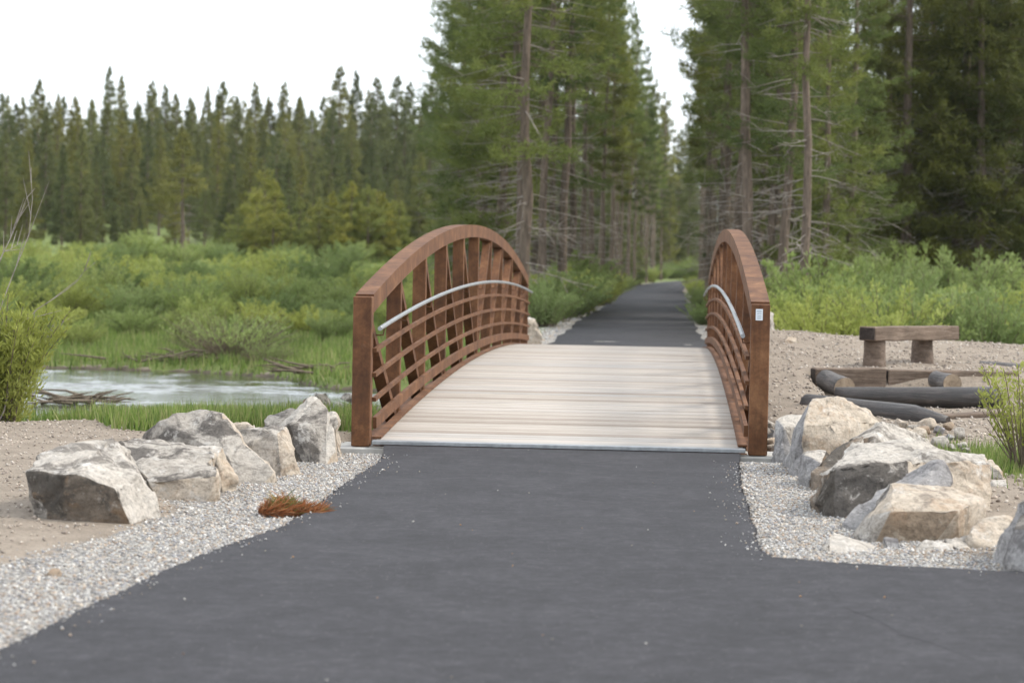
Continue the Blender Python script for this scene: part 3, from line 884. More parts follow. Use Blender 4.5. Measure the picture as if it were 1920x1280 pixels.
boulder([(1850, 866, .1), (1858, 858, .15), (1876, 870, .1), (1882, 890, 0), (1862, 898, 0)], (1868, 899), {'front': 'r_grey', 'top': 'r_tan'}, 'brownish stone beside the largest boulder at the grass edge', 0.25, bev=.02)
boulder([(1858, 899, .1), (1886, 897, .1), (1892, 908, 0), (1862, 913, 0)], (1875, 913), {'front': 'r_pale', 'top': 'r_pale'}, 'flat little stone where grass meets bare dirt', 0.2, bev=.015)

# rocks at the far end of the bridge, and one loose stone on the gravel
boulder([(986, 600, 0), (990, 594, .1), (1005, 598, .1), (1016, 630, 0), (1008, 643, 0), (988, 645, 0)], (1000, 645), {'front': 'r_tan', 'top': 'r_pale'}, 'cream rock beside the post at the far path verge', 0.4, d0=42.6)
boulder([(1426, 586, 0), (1438, 583, .1), (1451, 588, .1), (1446, 600, 0), (1436, 606, 0), (1426, 604, 0)], (1436, 606), {'front': 'r_pale', 'top': 'r_pale'}, 'pale overhanging rock perched on top of another behind the bridge', 0.4, d0=34.2)
boulder([(1424, 604, 0), (1440, 603, .1), (1447, 622, 0), (1442, 632, 0), (1424, 634, 0)], (1436, 634), {'front': 'r_pale', 'top': 'r_pale'}, 'pale rock underneath a perched one behind the bridge', 0.4, d0=34.0)
boulder([(1470, 634, 0), (1476, 630, .1), (1494, 633, .1), (1500, 642, 0), (1472, 644, 0)], (1485, 644), {'front': 'r_tan', 'top': 'r_tan'}, 'small tan stone lying alone on the dirt mound', 0.25, bev=.02)
boulder([(88, 1073, .03), (96, 1065, .05), (112, 1064, .06), (119, 1072, .03), (114, 1083, 0), (92, 1083, 0)], (103, 1083), {'front': 'r_brown', 'top': 'r_brown'}, 'fist sized brown stone lying alone on the gravel verge', 0.09, bev=.01, edge=.02, amp=.006, cat='stone', name='stone')

def small_rock_mesh(seed, mats):
    r = random.Random(seed)
    P = []
    for i in range(16):
        a = r.uniform(0, 6.28); z = r.uniform(-1, 1); q = math.sqrt(1 - z * z)
        k = r.uniform(.8, 1.05)
        P.append((math.cos(a) * q * k, math.sin(a) * q * k * .9, z * .75 * k))
    return P
def cobble(u, v, rpx, d, label, group, mk, name='cobble', sink=0.25):
    RSEED[0] += 1
    s = rpx / FPX * d
    c = PX(u, v, d)
    g = float(terrain(np.array(c[0]), np.array(c[1])))
    P = [np.array(p) * s + np.array([c[0], c[1], c[2]]) for p in small_rock_mesh(RSEED[0], 0)]
    o = rock_from_points(name, P, {'top': mk, 'front': mk}, RSEED[0], edge=s * .3, amp=s * .07, bev=s * .16)
    return tag(o, label, 'cobble', group)
CB = [(1688, 795, 19, 'r_tan'), (1676, 803, 15, 'r_grey'), (1714, 800, 15, 'r_grey'), (1740, 796, 21, 'r_tan'), (1733, 806, 16, 'r_brown'), (1722, 813, 19, 'r_tan'), (1704, 809, 12, 'r_tan'),
      (1762, 806, 14, 'r_blue'), (1780, 799, 15, 'r_brown'), (1799, 812, 17, 'r_grey'), (1762, 828, 22, 'r_grey'), (1802, 836, 17, 'r_pale'), (1733, 828, 13, 'r_grey'), (1780, 822, 13, 'r_blue'), (1812, 846, 13, 'r_pale'), (1784, 840, 13, 'r_grey')]
for u, v, r_, mk in CB:
    d = ground(u, v + r_ * .8)[1]
    cobble(u, v, r_, min(d, 22.5), 'rounded cobble in the small heap beside the dark logs', 'cobbles heaped by the logs', mk)
RR = [(1441, 795, 14, 'r_grey'), (1446, 812, 15, 'r_blue'), (1440, 826, 13, 'r_tan'), (1447, 838, 12, 'r_tan'), (1437, 808, 10, 'r_grey')]
for u, v, r_, mk in RR:
    cobble(u, v, r_ * 1.15, 20.6 + rng.uniform(-.3, .4), 'riprap stone between the bridge post and blue grey slab', 'riprap beside the plated post', mk, 'riprap_stone')
RL = [(604, 752, 25, 'r_grey', 26), (635, 765, 20, 'r_blue', 25.4), (652, 748, 16, 'r_grey', 26), (612, 782, 15, 'r_blue', 24.5), (647, 790, 19, 'r_grey', 23.6), (650, 815, 20, 'r_tan', 22), (640, 836, 14, 'r_pale', 21), (700, 790, 16, 'r_pale', 22.5), (690, 806, 12, 'r_grey', 22),
      (735, 742, 14, 'r_pale', 24), (662, 772, 14, 'r_dark', 24.6), (716, 770, 14, 'r_grey', 23.5)]
for u, v, r_, mk, d in RL:
    cobble(u, v, r_ * 1.1, d, 'riprap stone on the bank beside and under the bridge', 'riprap on the creek bank', mk, 'riprap_stone')

# ------------------------------------------------------------------ gravel: loose stones on both verges
def ico():
    t = (1 + 5 ** .5) / 2
    return None
OCT_V = np.array([(1, 0, 0), (-1, 0, 0), (0, 1, 0), (0, -1, 0), (0, 0, 1), (0, 0, -1)], float)
OCT_F = np.array([(0, 2, 4), (2, 1, 4), (1, 3, 4), (3, 0, 4), (2, 0, 5), (1, 2, 5), (3, 1, 5), (0, 3, 5)])
nr = np.random.default_rng(7)
def pebbles(name, xy, size, palette, label, lift=0.3):
    n = len(xy)
    z = terrain(xy[:, 0], xy[:, 1])
    s = size * (0.6 + 0.8 * nr.random(n) ** 2)
    sc = np.stack([s, s * (0.6 + .4 * nr.random(n)), s * (.45 + .35 * nr.random(n))], -1)
    a = nr.random(n) * 6.283
    V = OCT_V[None] * sc[:, None] * (0.75 + 0.5 * nr.random((n, 6, 1)))
    til = (nr.random((n, 2)) - .5) * 1.2
    V[:, :, 2] += V[:, :, 0] * til[:, 0:1] + V[:, :, 1] * til[:, 1:2]
    c, s_ = np.cos(a)[:, None], np.sin(a)[:, None]
    V = np.stack([V[:, :, 0] * c - V[:, :, 1] * s_, V[:, :, 0] * s_ + V[:, :, 1] * c, V[:, :, 2]], -1)
    V += np.stack([xy[:, 0], xy[:, 1], z + sc[:, 2] * lift], -1)[:, None]
    F = (OCT_F[None] + (np.arange(n) * 6)[:, None, None]).reshape(-1, 3)
    col = palette[nr.integers(0, len(palette), n)] * (0.75 + 0.5 * nr.random((n, 1)))
    o = link(name, np_mesh(name, V.reshape(-1, 3), F, M['pebble'], colattr=np.repeat(col, 6, 0)))
    return tag(o, label, kind='stuff')
PAL = 0.86 * np.array([(.5, .48, .45), (.6, .58, .55), (.42, .41, .40), (.3, .29, .285), (.52, .45, .37), (.65, .63, .6), (.42, .33, .26), (.36, .36, .38)])
def scatter(n, x0, x1, y0, y1, keep):
    p = np.stack([nr.uniform(x0, x1, n), nr.uniform(y0, y1, n)], -1)
    return p[keep(p[:, 0], p[:, 1])]
PT = [tuple(p) for p in poly]
ALt = [tuple(p) for p in AL]; ARt = [tuple(p) for p in AR]
k1 = lambda x, y: (~pt_in_poly(x, y, PT)) & (seg_dist(x, y, ALt) + (fnoise(x * .8, y * .8, 9) - .5) * 1.1 + nr.random(len(x)) ** 1.5 * 1.0 < .92) & (x < 0)
pebbles('gravel', scatter(95000, -4.6, -.7, 8.2, 19.35, k1), 0.0105, PAL, 'pale crushed gravel along the curving asphalt edge')
k2 = lambda x, y: (~pt_in_poly(x, y, PT)) & (seg_dist(x, y, ARt) + nr.random(len(x)) ** 2 * .5 < 1.45) & (x > 1)
pebbles('gravel', scatter(52000, 1.3, 4.2, 11.2, 19.35, k2), 0.0105, PAL, 'grey crushed gravel between the asphalt corner and boulders')
PAL2 = np.array([(.36, .3, .25), (.42, .36, .3), (.3, .26, .22), (.48, .43, .38), (.25, .21, .18)])
k3 = lambda x, y: (seg_dist(x, y, ALt) > 1.0) & (y < 22.8)
pebbles('pebbles', scatter(9000, -5.5, -1.0, 9, 22.8, k3), 0.014, PAL2, 'brown pebbles strewn over the bare dirt')
k4 = lambda x, y: (np.interp(x, SX, YN) - y > 1.5) & (x > 2.2 + (y - 19) * .05)
pebbles('pebbles', scatter(9000, 2.4, 7.5, 15, 34, k4), 0.02, PAL2, 'pebbles strewn over the dirt mound round the bench')
k5 = lambda x, y: (np.abs(x - np.interp(y, PD, PCX)) > 1.5) & (np.abs(x - np.interp(y, PD, PCX)) < 2.5)
pebbles('gravel', scatter(9000, -1, 6.5, 41.6, 75, k5), 0.03, PAL, 'pale gravel verge along the path beyond the bridge')

def flat_pebbles(name, xy, size, palette, label):
    o = pebbles(name, xy, size, palette, label)
    me = o.data
    co = np.zeros(len(me.vertices) * 3, np.float32); me.vertices.foreach_get('co', co)
    co = co.reshape(-1, 3)
    base = np.repeat(terrain(xy[:, 0], xy[:, 1]), 6)
    co[:, 2] += 0.002 - base
    me.vertices.foreach_set('co', co.ravel()); me.update()
    return o
dline = lambda x, y: np.minimum(seg_dist(x, y, ALt), seg_dist(x, y, ARt))
k6 = lambda x, y: pt_in_poly(x, y, PT) & (dline(x, y) < .03 + .22 * nr.random(len(x)) ** 4)
flat_pebbles('gravel', scatter(30000, -4.2, 4.2, 8.5, 19.3, k6), 0.007, PAL, 'loose chippings spilled onto the asphalt edges')
k7 = lambda x, y: pt_in_poly(x, y, PT)
flat_pebbles('litter', scatter(130, -3.5, 4.2, 8.0, 19.2, k7), 0.0065, np.array([(.5, .48, .44), (.4, .24, .13), (.34, .3, .24), (.42, .38, .3), (.3, .18, .1)]), 'grit and orange needle litter scattered on the asphalt')

# dead, rust red pine sprig beside the asphalt
def sprig():
    c = GZ(540, 962, -0.02)
    V, F, C = [], [], []
    r = np.random.default_rng(3)
    n = 800
    a = r.random(n) * 6.283
    rad = np.sqrt(r.random(n))
    px = np.cos(a) * rad * .15 + .0; py = np.sin(a) * rad * .13
    # curved tail towards the asphalt
    m = 480
    t = r.random(m)
    tx = -.1 + t * .29; ty = -.05 * np.sin(t * 3) + r.normal(0, .03, m)
    X_ = np.concatenate([px - .03, tx]); Y_ = np.concatenate([py, ty])
    Hh = np.concatenate([.08 * (1 - rad ** 2), .05 * (1 - t) + .012])
    Z_ = r.random(n + m) * Hh
    th = np.concatenate([a + 1.8, r.normal(.1, .5, m)])
    el = r.normal(.3, .45, n + m)
    L_ = r.uniform(.06, .13, n + m)
    D = np.stack([np.cos(th) * np.cos(el), np.sin(th) * np.cos(el), np.sin(el)], -1) * L_[:, None]
    P = np.stack([X_, Y_, Z_], -1)
    side = np.stack([-np.sin(th), np.cos(th), 0 * th], -1) * .0028
    V = np.stack([P - side, P + side, P + D * .6 + [0, 0, .006], P + D], 1)
    F = np.concatenate([np.arange(n + m)[:, None] * 4 + np.array([[0, 1, 2]]), np.arange(n + m)[:, None] * 4 + np.array([[2, 1, 3]])])
    red = np.array([(.42, .17, .07), (.36, .13, .05), (.5, .25, .12), (.26, .13, .07)])[r.integers(0, 4, n + m)]
    grn = np.array([(.2, .22, .07), (.14, .17, .05)])[r.integers(0, 2, n + m)]
    isg = np.concatenate([(np.hypot(px, py - .0) < .1) & (r.random(n) < .6), r.random(m) < .1])
    col = np.where(isg[:, None], grn, red)
    o = link('pine_sprig', np_mesh('pine_sprig', V.reshape(-1, 3), F, M['grass'], colattr=np.repeat(col, 4, 0)), None, c)
    tag(o, 'rust red dead pine sprig lying on gravel beside the asphalt', 'pine sprig')
sprig()

# ------------------------------------------------------------------ bench, timbers, logs
def beam(name, a, b, w, h, mats, parent=None, bev=.012):
    """square timber from a to b (centre line)"""
    a, b = Vector(a), Vector(b)
    L = (b - a).length
    bm = box_bm(-L / 2, L / 2, -w / 2, w / 2, -h / 2, h / 2, bev)
    bmesh.ops.subdivide_edges(bm, edges=[e for e in bm.edges if e.calc_length() > .5], cuts=12, use_grid_fill=True)
    for v in bm.verts:
        q = Vector(v.co) * 3 + a
        v.co += Vector((0, noise.noise(q), noise.noise(q + Vector((9, 9, 9))))) * .012
    bm.normal_update()
    for f in bm.faces: f.material_index = 1 if abs(f.normal.x) > .9 else 0
    o = link(name, bm_mesh(name, bm, mats), parent)
    d = (b - a).normalized()
    o.matrix_local = Matrix.Translation((a + b) / 2) @ d.to_track_quat('X', 'Z').to_matrix().to_4x4()
    return o

def log(name, a, b, r0, r1, mats, parent=None, taper=0.0, seed=1):
    a, b = Vector(a), Vector(b)
    L = (b - a).length
    n, k = 16, 14
    V, F, mi = [], [], []
    for i in range(k):
        t = i / (k - 1)
        r = r0 + (r1 - r0) * t
        if taper and t > 1 - taper: r *= 1 - .6 * ((t - 1 + taper) / taper)
        for j in range(n):
            an = 2 * math.pi * j / n
            w = 1 + .06 * noise.noise(Vector((math.cos(an) * 1.5, math.sin(an) * 1.5, t * 3 + seed * 5)))
            V.append((-L / 2 + L * t + .01 * noise.noise(Vector((an, seed, t))), r * w * math.cos(an), r * w * math.sin(an)))
    for i in range(k - 1):
        for j in range(n):
            F.append((i * n + j, (i + 1) * n + j, (i + 1) * n + (j + 1) % n, i * n + (j + 1) % n)); mi.append(0)
    F.append(tuple(range(n))[::-1]); mi.append(1)
    F.append(tuple((k - 1) * n + j for j in range(n))); mi.append(1)
    me = bpy.data.meshes.new(name)
    me.from_pydata(V, [], F)
    for x in mats: me.materials.append(x)
    me.polygons.foreach_set('material_index', mi)
    bm = bmesh.new(); bm.from_mesh(me); bmesh.ops.recalc_face_normals(bm, faces=bm.faces[:]); bm.to_mesh(me); bm.free()
    for p in me.polygons: p.use_smooth = len(p.vertices) == 4
    o = link(name, me, parent)
    o.matrix_local = Matrix.Translation((a + b) / 2) @ (b - a).normalized().to_track_quat('X', 'Z').to_matrix().to_4x4()
    return o

bl = PX(1626, 626, 28.05); br = PX(1783, 622, 29.5)
br[2] = bl[2] - .005
bc = (bl + br) / 2
bench = empty('timber_bench', (0, 0, 0))
tag(bench, 'rough timber bench of one squared beam on two log stumps', 'bench')
beam('seat', bl, br, .23, .165, [M['timber'], M['endgrain']], bench)
for (u, v, d) in ((1639, 690, 28.25), (1729, 672, 29.25)):
    p = PX(u, v, d)
    gz = float(terrain(np.array(p[0]), np.array(p[1])))
    st = log('leg', (p[0], p[1], bl[2] - .075), (p[0], p[1], min(gz, p[2]) - .1), .125, .142, [M['logpost'], M['cutend']], bench, seed=u)
    st.name = 'leg'
T = [M['timber'], M['endgrain']]
tz = lambda u, v, d: PX(u, v, d)
tag(beam('retaining_timber', tz(1524, 708, 26.9), tz(1657, 709, 27.05), .2, .225, T), 'squared timber edging with one black end below the bench', 'timber')
tag(beam('retaining_timber', tz(1660, 710, 27.06), tz(1905, 715, 27.35), .2, .215, T), 'squared timber edging running behind the small leafy willow', 'timber')
tag(log('log_stub', tz(1548, 712, 26.8), tz(1584, 728, 26.1), .115, .12, [M['greylog'], M['cutend']], seed=2), 'short grey log stub with cut end beside the timber edging end', 'log')
tag(log('log_stub', tz(1756, 712, 26.9), tz(1786, 719, 26.3), .1, .105, [M['greylog'], M['cutend']], seed=3), 'short dark log stub against the middle of timber edging', 'log')
tag(log('treated_log', tz(1566, 741, 25.6), tz(1880, 748, 25.2), .09, .125, [M['creosote'], M['endgrain']], seed=4), 'long dark log lying along the foot of the timber edging', 'log')
tag(log('treated_log', tz(1512, 763, 24.3), tz(1778, 790, 23.3), .135, .125, [M['creosote'], M['endgrain']], taper=.22, seed=5), 'shiny black log with a frayed end behind the tan boulder', 'log')
tag(beam('old_plank', tz(1760, 780, 24.0), tz(1890, 777, 24.3), .16, .05, T), 'flat weathered plank lying on the dirt under the long log', 'plank')
tag(log('grey_log', tz(1838, 690, 29.5), tz(1990, 702, 29.0), .09, .1, [M['greylog'], M['cutend']], seed=6), 'weathered grey log lying beyond the timber edging and willow', 'log')

# ------------------------------------------------------------------ plants
def tubes(segs, n=3):
    """segs: list of (points, radii); returns V, F quads"""
    V, F = [], []
    for pts, rad in segs:
        pts = np.asarray(pts, float)
        k = len(pts)
        base = len(V)
        t = np.gradient(pts, axis=0)
        t /= np.linalg.norm(t, axis=1)[:, None] + 1e-9
        ref = np.array([.31, .22, .1]) if abs(t[0][2]) > .7 else np.array([0, 0, 1.])
        s = np.cross(t, ref); s /= np.linalg.norm(s, axis=1)[:, None] + 1e-9
        w = np.cross(s, t)
        for i in range(k):
            for j in range(n):
                a = 6.2832 * j / n
                V.append(pts[i] + (s[i] * math.cos(a) + w[i] * math.sin(a)) * rad[i])
        for i in range(k - 1):
            for j in range(n):
                j2 = (j + 1) % n
                F.append((base + i * n + j, base + i * n + j2, base + (i + 1) * n + j2, base + (i + 1) * n + j))
    return np.array(V), np.array(F)

def blades(P, D, L, Wd, r):
    """thin leaf triangles: P base, D unit direction"""
    n = len(P)
    rv = r.normal(size=(n, 3))
    s = np.cross(D, rv); s /= np.linalg.norm(s, axis=1)[:, None] + 1e-9
    V = np.stack([P - s * Wd[:, None] / 2, P + s * Wd[:, None] / 2, P + D * L[:, None]], 1)
    return V.reshape(-1, 3), np.arange(3 * n).reshape(-1, 3)

def leaves(P, D, L, Wd, r):
    """pointed oval leaves, two triangles"""
    n = len(P)
    rv = r.normal(size=(n, 3))
    s = np.cross(D, rv); s /= np.linalg.norm(s, axis=1)[:, None] + 1e-9
    m = P + D * (L * .5)[:, None]
    V = np.stack([P, m - s * Wd[:, None] / 2, P + D * L[:, None], m + s * Wd[:, None] / 2], 1)
    return V.reshape(-1, 3), np.arange(4 * n).reshape(-1, 4)

def unit(a): return a / (np.linalg.norm(a, axis=-1, keepdims=True) + 1e-9)

def pine(seed, H, r0, cb, R, nl, tpm, nb, bl, bw, needle, dead=0, shape='pine', low=0.0, gap=0.0):
    """meshes of one conifer: trunk (with dead branches) and crown"""
    r = np.random.default_rng(seed)
    zs = np.linspace(0, 1, 13)
    wx = np.cumsum(r.normal(0, .0028, 13)) * H; wy = np.cumsum(r.normal(0, .0028, 13)) * H
    wx -= wx[0]; wy -= wy[0]
    tp = np.stack([wx, wy, zs * H - .25 * (zs == 0)], -1)
    tr_ = r0 * (1 - zs * .93) * (1 + .35 * np.exp(-zs * 40))
    def on(z):
        return np.array([np.interp(z, zs * H, wx), np.interp(z, zs * H, wy), z])
    tv, tf = tubes([(tp, tr_)], 9)
    segs = []
    for i in range(dead):
        z = H * r.uniform(max(.04, cb - .35), min(cb + .25, .8))
        a = r.random() * 6.283
        L = R * r.uniform(.35, .95)
        d = np.array([math.cos(a), math.sin(a), r.uniform(-.25, .12)])
        t = np.linspace(0, 1, 5)
        pts = on(z) + d * (t * L)[:, None] + np.stack([0 * t + r.normal(0, .03) * t, r.normal(0, .06) * t, -r.uniform(.05, .3) * L * t ** 2 + .12 * L * t ** 4], -1)
        segs.append((pts, .016 * (1 - t * .75)))
        for q in range(r.integers(1, 4)):
            i0 = r.integers(1, 4)
            e = unit(d + r.normal(0, .6, 3)) * L * r.uniform(.2, .45)
            segs.append((np.stack([pts[i0], pts[i0] + e * .5, pts[i0] + e + [0, 0, -.05]]), np.array([.009, .006, .003])))
    dmesh = None
    if segs:
        dv, df = tubes(segs, 3)
        dmesh = np_mesh('dead_branches', dv, df, M['twig'])
    # crown
    P_, D_, K_ = [], [], []
    lsegs = []
    for i in range(nl):
        t = ((i + r.random()) / nl) ** (.8 if shape == 'spruce' else 1.0)
        if gap and r.random() < gap: continue
        z = H * (cb + (0.985 - cb) * t)
        ws = .62
        if nb >= 8 and t < .85: z = min(H * .985, (math.floor(z / ws) + .5) * ws * .8 + z * .2 + r.normal(0, .05))
        if shape == 'pine': L = R * (min(1, .5 + t * 2.2) * (1 - t) ** .65 * .95 + .07) * r.uniform(.55, 1.12)
        else: L = R * ((1 - t) ** .9 * .97 + .035) * r.uniform(.7, 1.1)
        a = r.random() * 6.283
        el = (-.28 + .85 * t if shape == 'pine' else -.42 + .7 * t) + r.normal(0, .12)
        h = np.array([math.cos(a), math.sin(a), 0])
        s = np.linspace(0, 1, 5)
        droop = r.uniform(.02, .16) * L
        pts = on(z) + h * (s * L * math.cos(el))[:, None] + np.stack([0 * s, 0 * s, s * L * math.sin(el) - droop * np.sin(s * 3.14) + .16 * L * s ** 2.5], -1)
        lsegs.append((pts[[0, 2, 4]], np.array([.018, .011, .004]) * max(.5, L / 2)))
        nt_ = max(7, int(tpm * L * (1.2 - .2 * t)))
        q = .2 + .8 * r.random(nt_) ** .8
        base = np.stack([np.interp(q, s, pts[:, k]) for k in range(3)], -1)
        side = np.array([-h[1], h[0], 0])
        lat = r.choice([-1, 1], nt_) * r.random(nt_) * (1.08 - q) * .55 * L
        c = base + side * lat[:, None] + h * (np.abs(lat) * .35)[:, None] + np.stack([0 * q, 0 * q, r.normal(0, .045, nt_) + .05 * np.abs(lat) - .02 * L], -1)
        dr = unit(h * .8 + side * np.sign(lat)[:, None] * .5 + np.array([0, 0, .35]) + r.normal(0, .25, (nt_, 3)))
        P_.append(c); D_.append(dr); K_.append(np.full(nt_, min(1.0, .2 + .95 * (1 - t) ** .5)))
    P_ = np.concatenate(P_); D_ = np.concatenate(D_); K_ = np.repeat(np.concatenate(K_), nb)
    n = len(P_)
    Pn = np.repeat(P_, nb, 0) + r.normal(0, bl * .28, (n * nb, 3)) * K_[:, None]
    Dn = unit(np.repeat(D_, nb, 0) * .75 + r.normal(0, .6, (n * nb, 3)))
    bv, bf = blades(Pn, Dn, bl * K_ * r.uniform(.6, 1.2, n * nb), bw * (.4 + .6 * K_) * r.uniform(.7, 1.3, n * nb), r)
    crown = np_mesh('crown', bv, bf, needle)
    lv, lf = tubes(lsegs, 3)
    limbs = np_mesh('limbs', lv, lf, M['bark'])
    trunk = np_mesh('trunk', tv, tf, M['bark'], smooth=True)
    return dict(trunk=trunk, crown=crown, limbs=limbs, dead=dmesh, H=H)

RW = random.Random(77)
def plant_tree(kind, x, y, s, rz, label, group, name='pine_tree', tilt=(0, 0), sz=1.0, z=None):
    wd = RW.uniform(.78, 1.3) if name == 'conifer_tree' else RW.uniform(.9, 1.12)
    if z is None: z = float(terrain(np.array(x), np.array(y)))
    t = empty(name, (x, y, z - .03), rz)
    t.rotation_euler = (tilt[0], tilt[1], rz)
    t.scale = (s * wd, s * wd, s * sz)
    link('trunk', kind['trunk'], t); link('crown', kind['crown'], t)
    tag(link('limbs', kind['limbs'], t), kind='stuff')
    if kind['dead']: tag(link('dead_branches', kind['dead'], t), kind='stuff')
    return tag(t, label, 'tree', group)

# kinds: seed,H,r0,cb,R,nl,tpm,nb,bl,bw
EDGE = [pine(21, 17, 0.128, .22, 2.1, 150, 10, 9, .2, .03, M['needle'], 55), pine(22, 17, 0.12, .33, 1.5, 130, 10, 9, .2, .03, M['needle'], 60), pine(23, 18, 0.136, .36, 1.7, 130, 10, 9, .2, .03, M['needle'], 50)]
LOW = [pine(24, 15, .15, .08, 2.2, 170, 13, 9, .2, .03, M['needle'], 70), pine(25, 14, .14, .14, 2.0, 150, 13, 9, .2, .03, M['needle'], 80)]
ALLEY = [pine(31, 17, 0.12, .42, 1.35, 120, 10, 8, .26, .042, M['needle'], 34), pine(32, 18, 0.12, .48, 1.25, 115, 10, 8, .26, .042, M['needle'], 30), pine(33, 16, 0.112, .36, 1.35, 120, 10, 8, .26, .042, M['needle_dark'], 30)]
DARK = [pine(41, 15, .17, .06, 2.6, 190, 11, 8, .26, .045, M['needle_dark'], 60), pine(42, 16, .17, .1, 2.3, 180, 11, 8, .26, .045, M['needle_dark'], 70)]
SPIRE = [pine(51, 11, .13, .05, 2.2, 150, 8, 7, .36, .075, M['needle_far'], 0, 'spruce'), pine(52, 12, .13, .1, 2.0, 150, 8, 7, .36, .075, M['needle_far'], 14, 'spruce'), pine(53, 11, .13, .18, 2.0, 130, 8, 7, .36, .075, M['needle_far'], 24, 'spruce', gap=.15),
         pine(54, 12, .14, .12, 2.2, 130, 8, 7, .36, .075, M['needle_far'], 10, 'pine')]
YOUNG = [pine(61, 4.2, .07, .03, 1.5, 80, 12, 8, .25, .05, M['needle_young'], 0, 'pine'), pine(62, 5, .08, .03, 1.5, 90, 12, 8, .25, .05, M['needle_young'], 0, 'spruce')]
SNAG = [pine(71, 10, .12, .5, 1.0, 40, 7, 6, .3, .06, M['needle_far'], 70, 'spruce', gap=.3)]
BARE = [pine(72, 8.5, .13, .45, 1.5, 60, 9, 7, .32, .07, M['needle_far'], 46, 'spruce')]

R_ = random.Random(12)
def xat(u, d): return float(PX(u, 480, d)[0])
def zgr(x, y): return float(terrain(np.array(x), np.array(y)))
def top_scale(kind, u, vtop, d):
    """scale that brings the tree's tip to pixel row vtop"""
    p = PX(u, vtop, d)
    return (p[2] - zgr(p[0], d)) / kind['H']

# edge trees left of the path, at the far end of the bridge (u, d, kind, scale)
gL = 'tall pines where the path enters the wood'
EL = [(990, 57, 0, 1.05, 'thickest pine, feathery green to one side, behind the truss without plate'),
      (1023, 60, 1, 1.0, 'slim leaning pine trunk with dead twigs beside the gravel verge'),
      (1055, 63, 2, 1.0, 'straight dark pine trunk rising out of the verge bushes'),
      (968, 61, 1, 1.1, None), (940, 66, 0, 1.0, None), (905, 70, 0, .98, None), (868, 74, 0, .9, None), (1005, 68, 2, 1.08, None), (1040, 72, 1, 1.05, None), (1075, 74, 0, 1.0, None), (960, 78, 0, 1.0, None), (1012, 84, 2, 1.1, None), (915, 86, 0, .95, None), (850, 92, 0, .82, None)]
for i, (u, d, k, s, lab) in enumerate(EL):
    x = xat(u, d)
    t = plant_tree(EDGE[k], x, d, s, R_.uniform(0, 6.28), lab or 'pine among the clump crowding behind the truss without plate', gL, tilt=(R_.uniform(-.012, .012), (.03 if u == 1023 else R_.uniform(-.012, .012))))
# avenue: left row
gA = 'pines lining the path through the wood'
for (u, d, k, s) in [(1092, 80, 0, .95), (1112, 86, 1, .92), (1130, 84, 2, .72), (1148, 96, 0, .85), (1126, 104, 1, 1.0), (1165, 106, 2, .72), (1158, 118, 0, .95), (1178, 122, 1, .78), (1190, 132, 2, .75), (1172, 140, 0, .98), (1200, 144, 1, .8), (1212, 156, 2, .8), (1192, 160, 0, .95), (1226, 172, 0, .75), (1207, 180, 1, .9), (1240, 186, 2, .75), (1095, 112, 0, 1.0), (1105, 130, 1, 1.05), (1140, 150, 0, 1.05)]:
    plant_tree(ALLEY[k], xat(u, d), d, s, R_.uniform(0, 6.28), 'pine lining the far path on the truss without plate side', gA, tilt=(R_.uniform(-.02, .02), R_.uniform(-.02, .02)))
for (u, d, k, s) in [(1330, 88, 2, 1.0), (1352, 82, 0, 1.0), (1338, 98, 1, 1.0), (1322, 112, 2, .92), (1316, 124, 0, .85), (1312, 134, 1, .8), (1345, 116, 0, 1.1), (1335, 140, 2, 1.0), (1318, 148, 1, .82), (1350, 150, 1, 1.1), (1370, 98, 2, 1.05), (1375, 130, 0, 1.1)]:
    plant_tree(ALLEY[k], xat(u, d), d, s, R_.uniform(0, 6.28), 'pine lining the far path behind the truss with white plate', gA, tilt=(R_.uniform(-.02, .02), R_.uniform(-.02, .02)))
# trees closing the far bend of the path
for (u, d, vt) in [(1255, 205, 330), (1272, 212, 300), (1290, 208, 270), (1243, 215, 330), (1228, 220, 260), (1300, 225, 240), (1265, 235, 250), (1283, 245, 230), (1240, 240, 200), (1212, 235, 210), (1195, 245, 190), (1318, 236, 200)]:
    k = SPIRE[R_.choice([1, 2, 3])]
    plant_tree(k, xat(u, d), d, top_scale(k, u, vt, d), R_.uniform(0, 6.28), 'distant conifer closing off the far bend of the path', 'conifers beyond the bend', 'conifer_tree')
for (u, d, vt) in [(1222, 200, 140), (1243, 206, 165), (1208, 210, 185)]:
    plant_tree(SNAG[0], xat(u, d), d, top_scale(SNAG[0], u, vt, d), R_.uniform(0, 6.28), 'thin grey half dead conifer against the sky above the path', 'half dead conifers above the path', 'conifer_tree')

# right of the bridge
gR = 'pines behind the dirt mound'
for (u, d, k, s, lab) in [(1404, 52, 2, 1.0, 'tall pine with dead side branches rising right behind the truss with white plate'), (1500, 50, 1, .98, 'orange barked pine with grey dead branches beyond the dirt mound'), (1462, 52, 0, .95, 'grey barked pine standing between truss and orange barked pine'),
                           (1384, 60, 2, 1.05, None), (1440, 60, 0, 1.05, None), (1350, 72, 2, 1.1, None), (1418, 68, 1, 1.05, None), (1480, 66, 2, 1.0, None), (1530, 62, 1, .8, None), (1366, 66, 0, 1.0, None), (1450, 80, 1, 1.1, None), (1400, 90, 0, 1.1, None), (1510, 78, 1, .95, None)]:
    plant_tree(EDGE[k], xat(u, d), d, s, R_.uniform(0, 6.28), lab or 'pine in the clump behind the truss with white plate', gR, tilt=(R_.uniform(-.015, .015), R_.uniform(-.015, .015)))
for (u, d, k, s) in [(1545, 55, 1, .82), (1592, 60, 0, .8), (1470, 60, 1, .95)]:
    plant_tree(LOW[k], xat(u, d), d, s, R_.uniform(0, 6.28), 'pine bushy down to low boughs with grey dead twigs behind the mound', 'low boughed pines behind the mound')
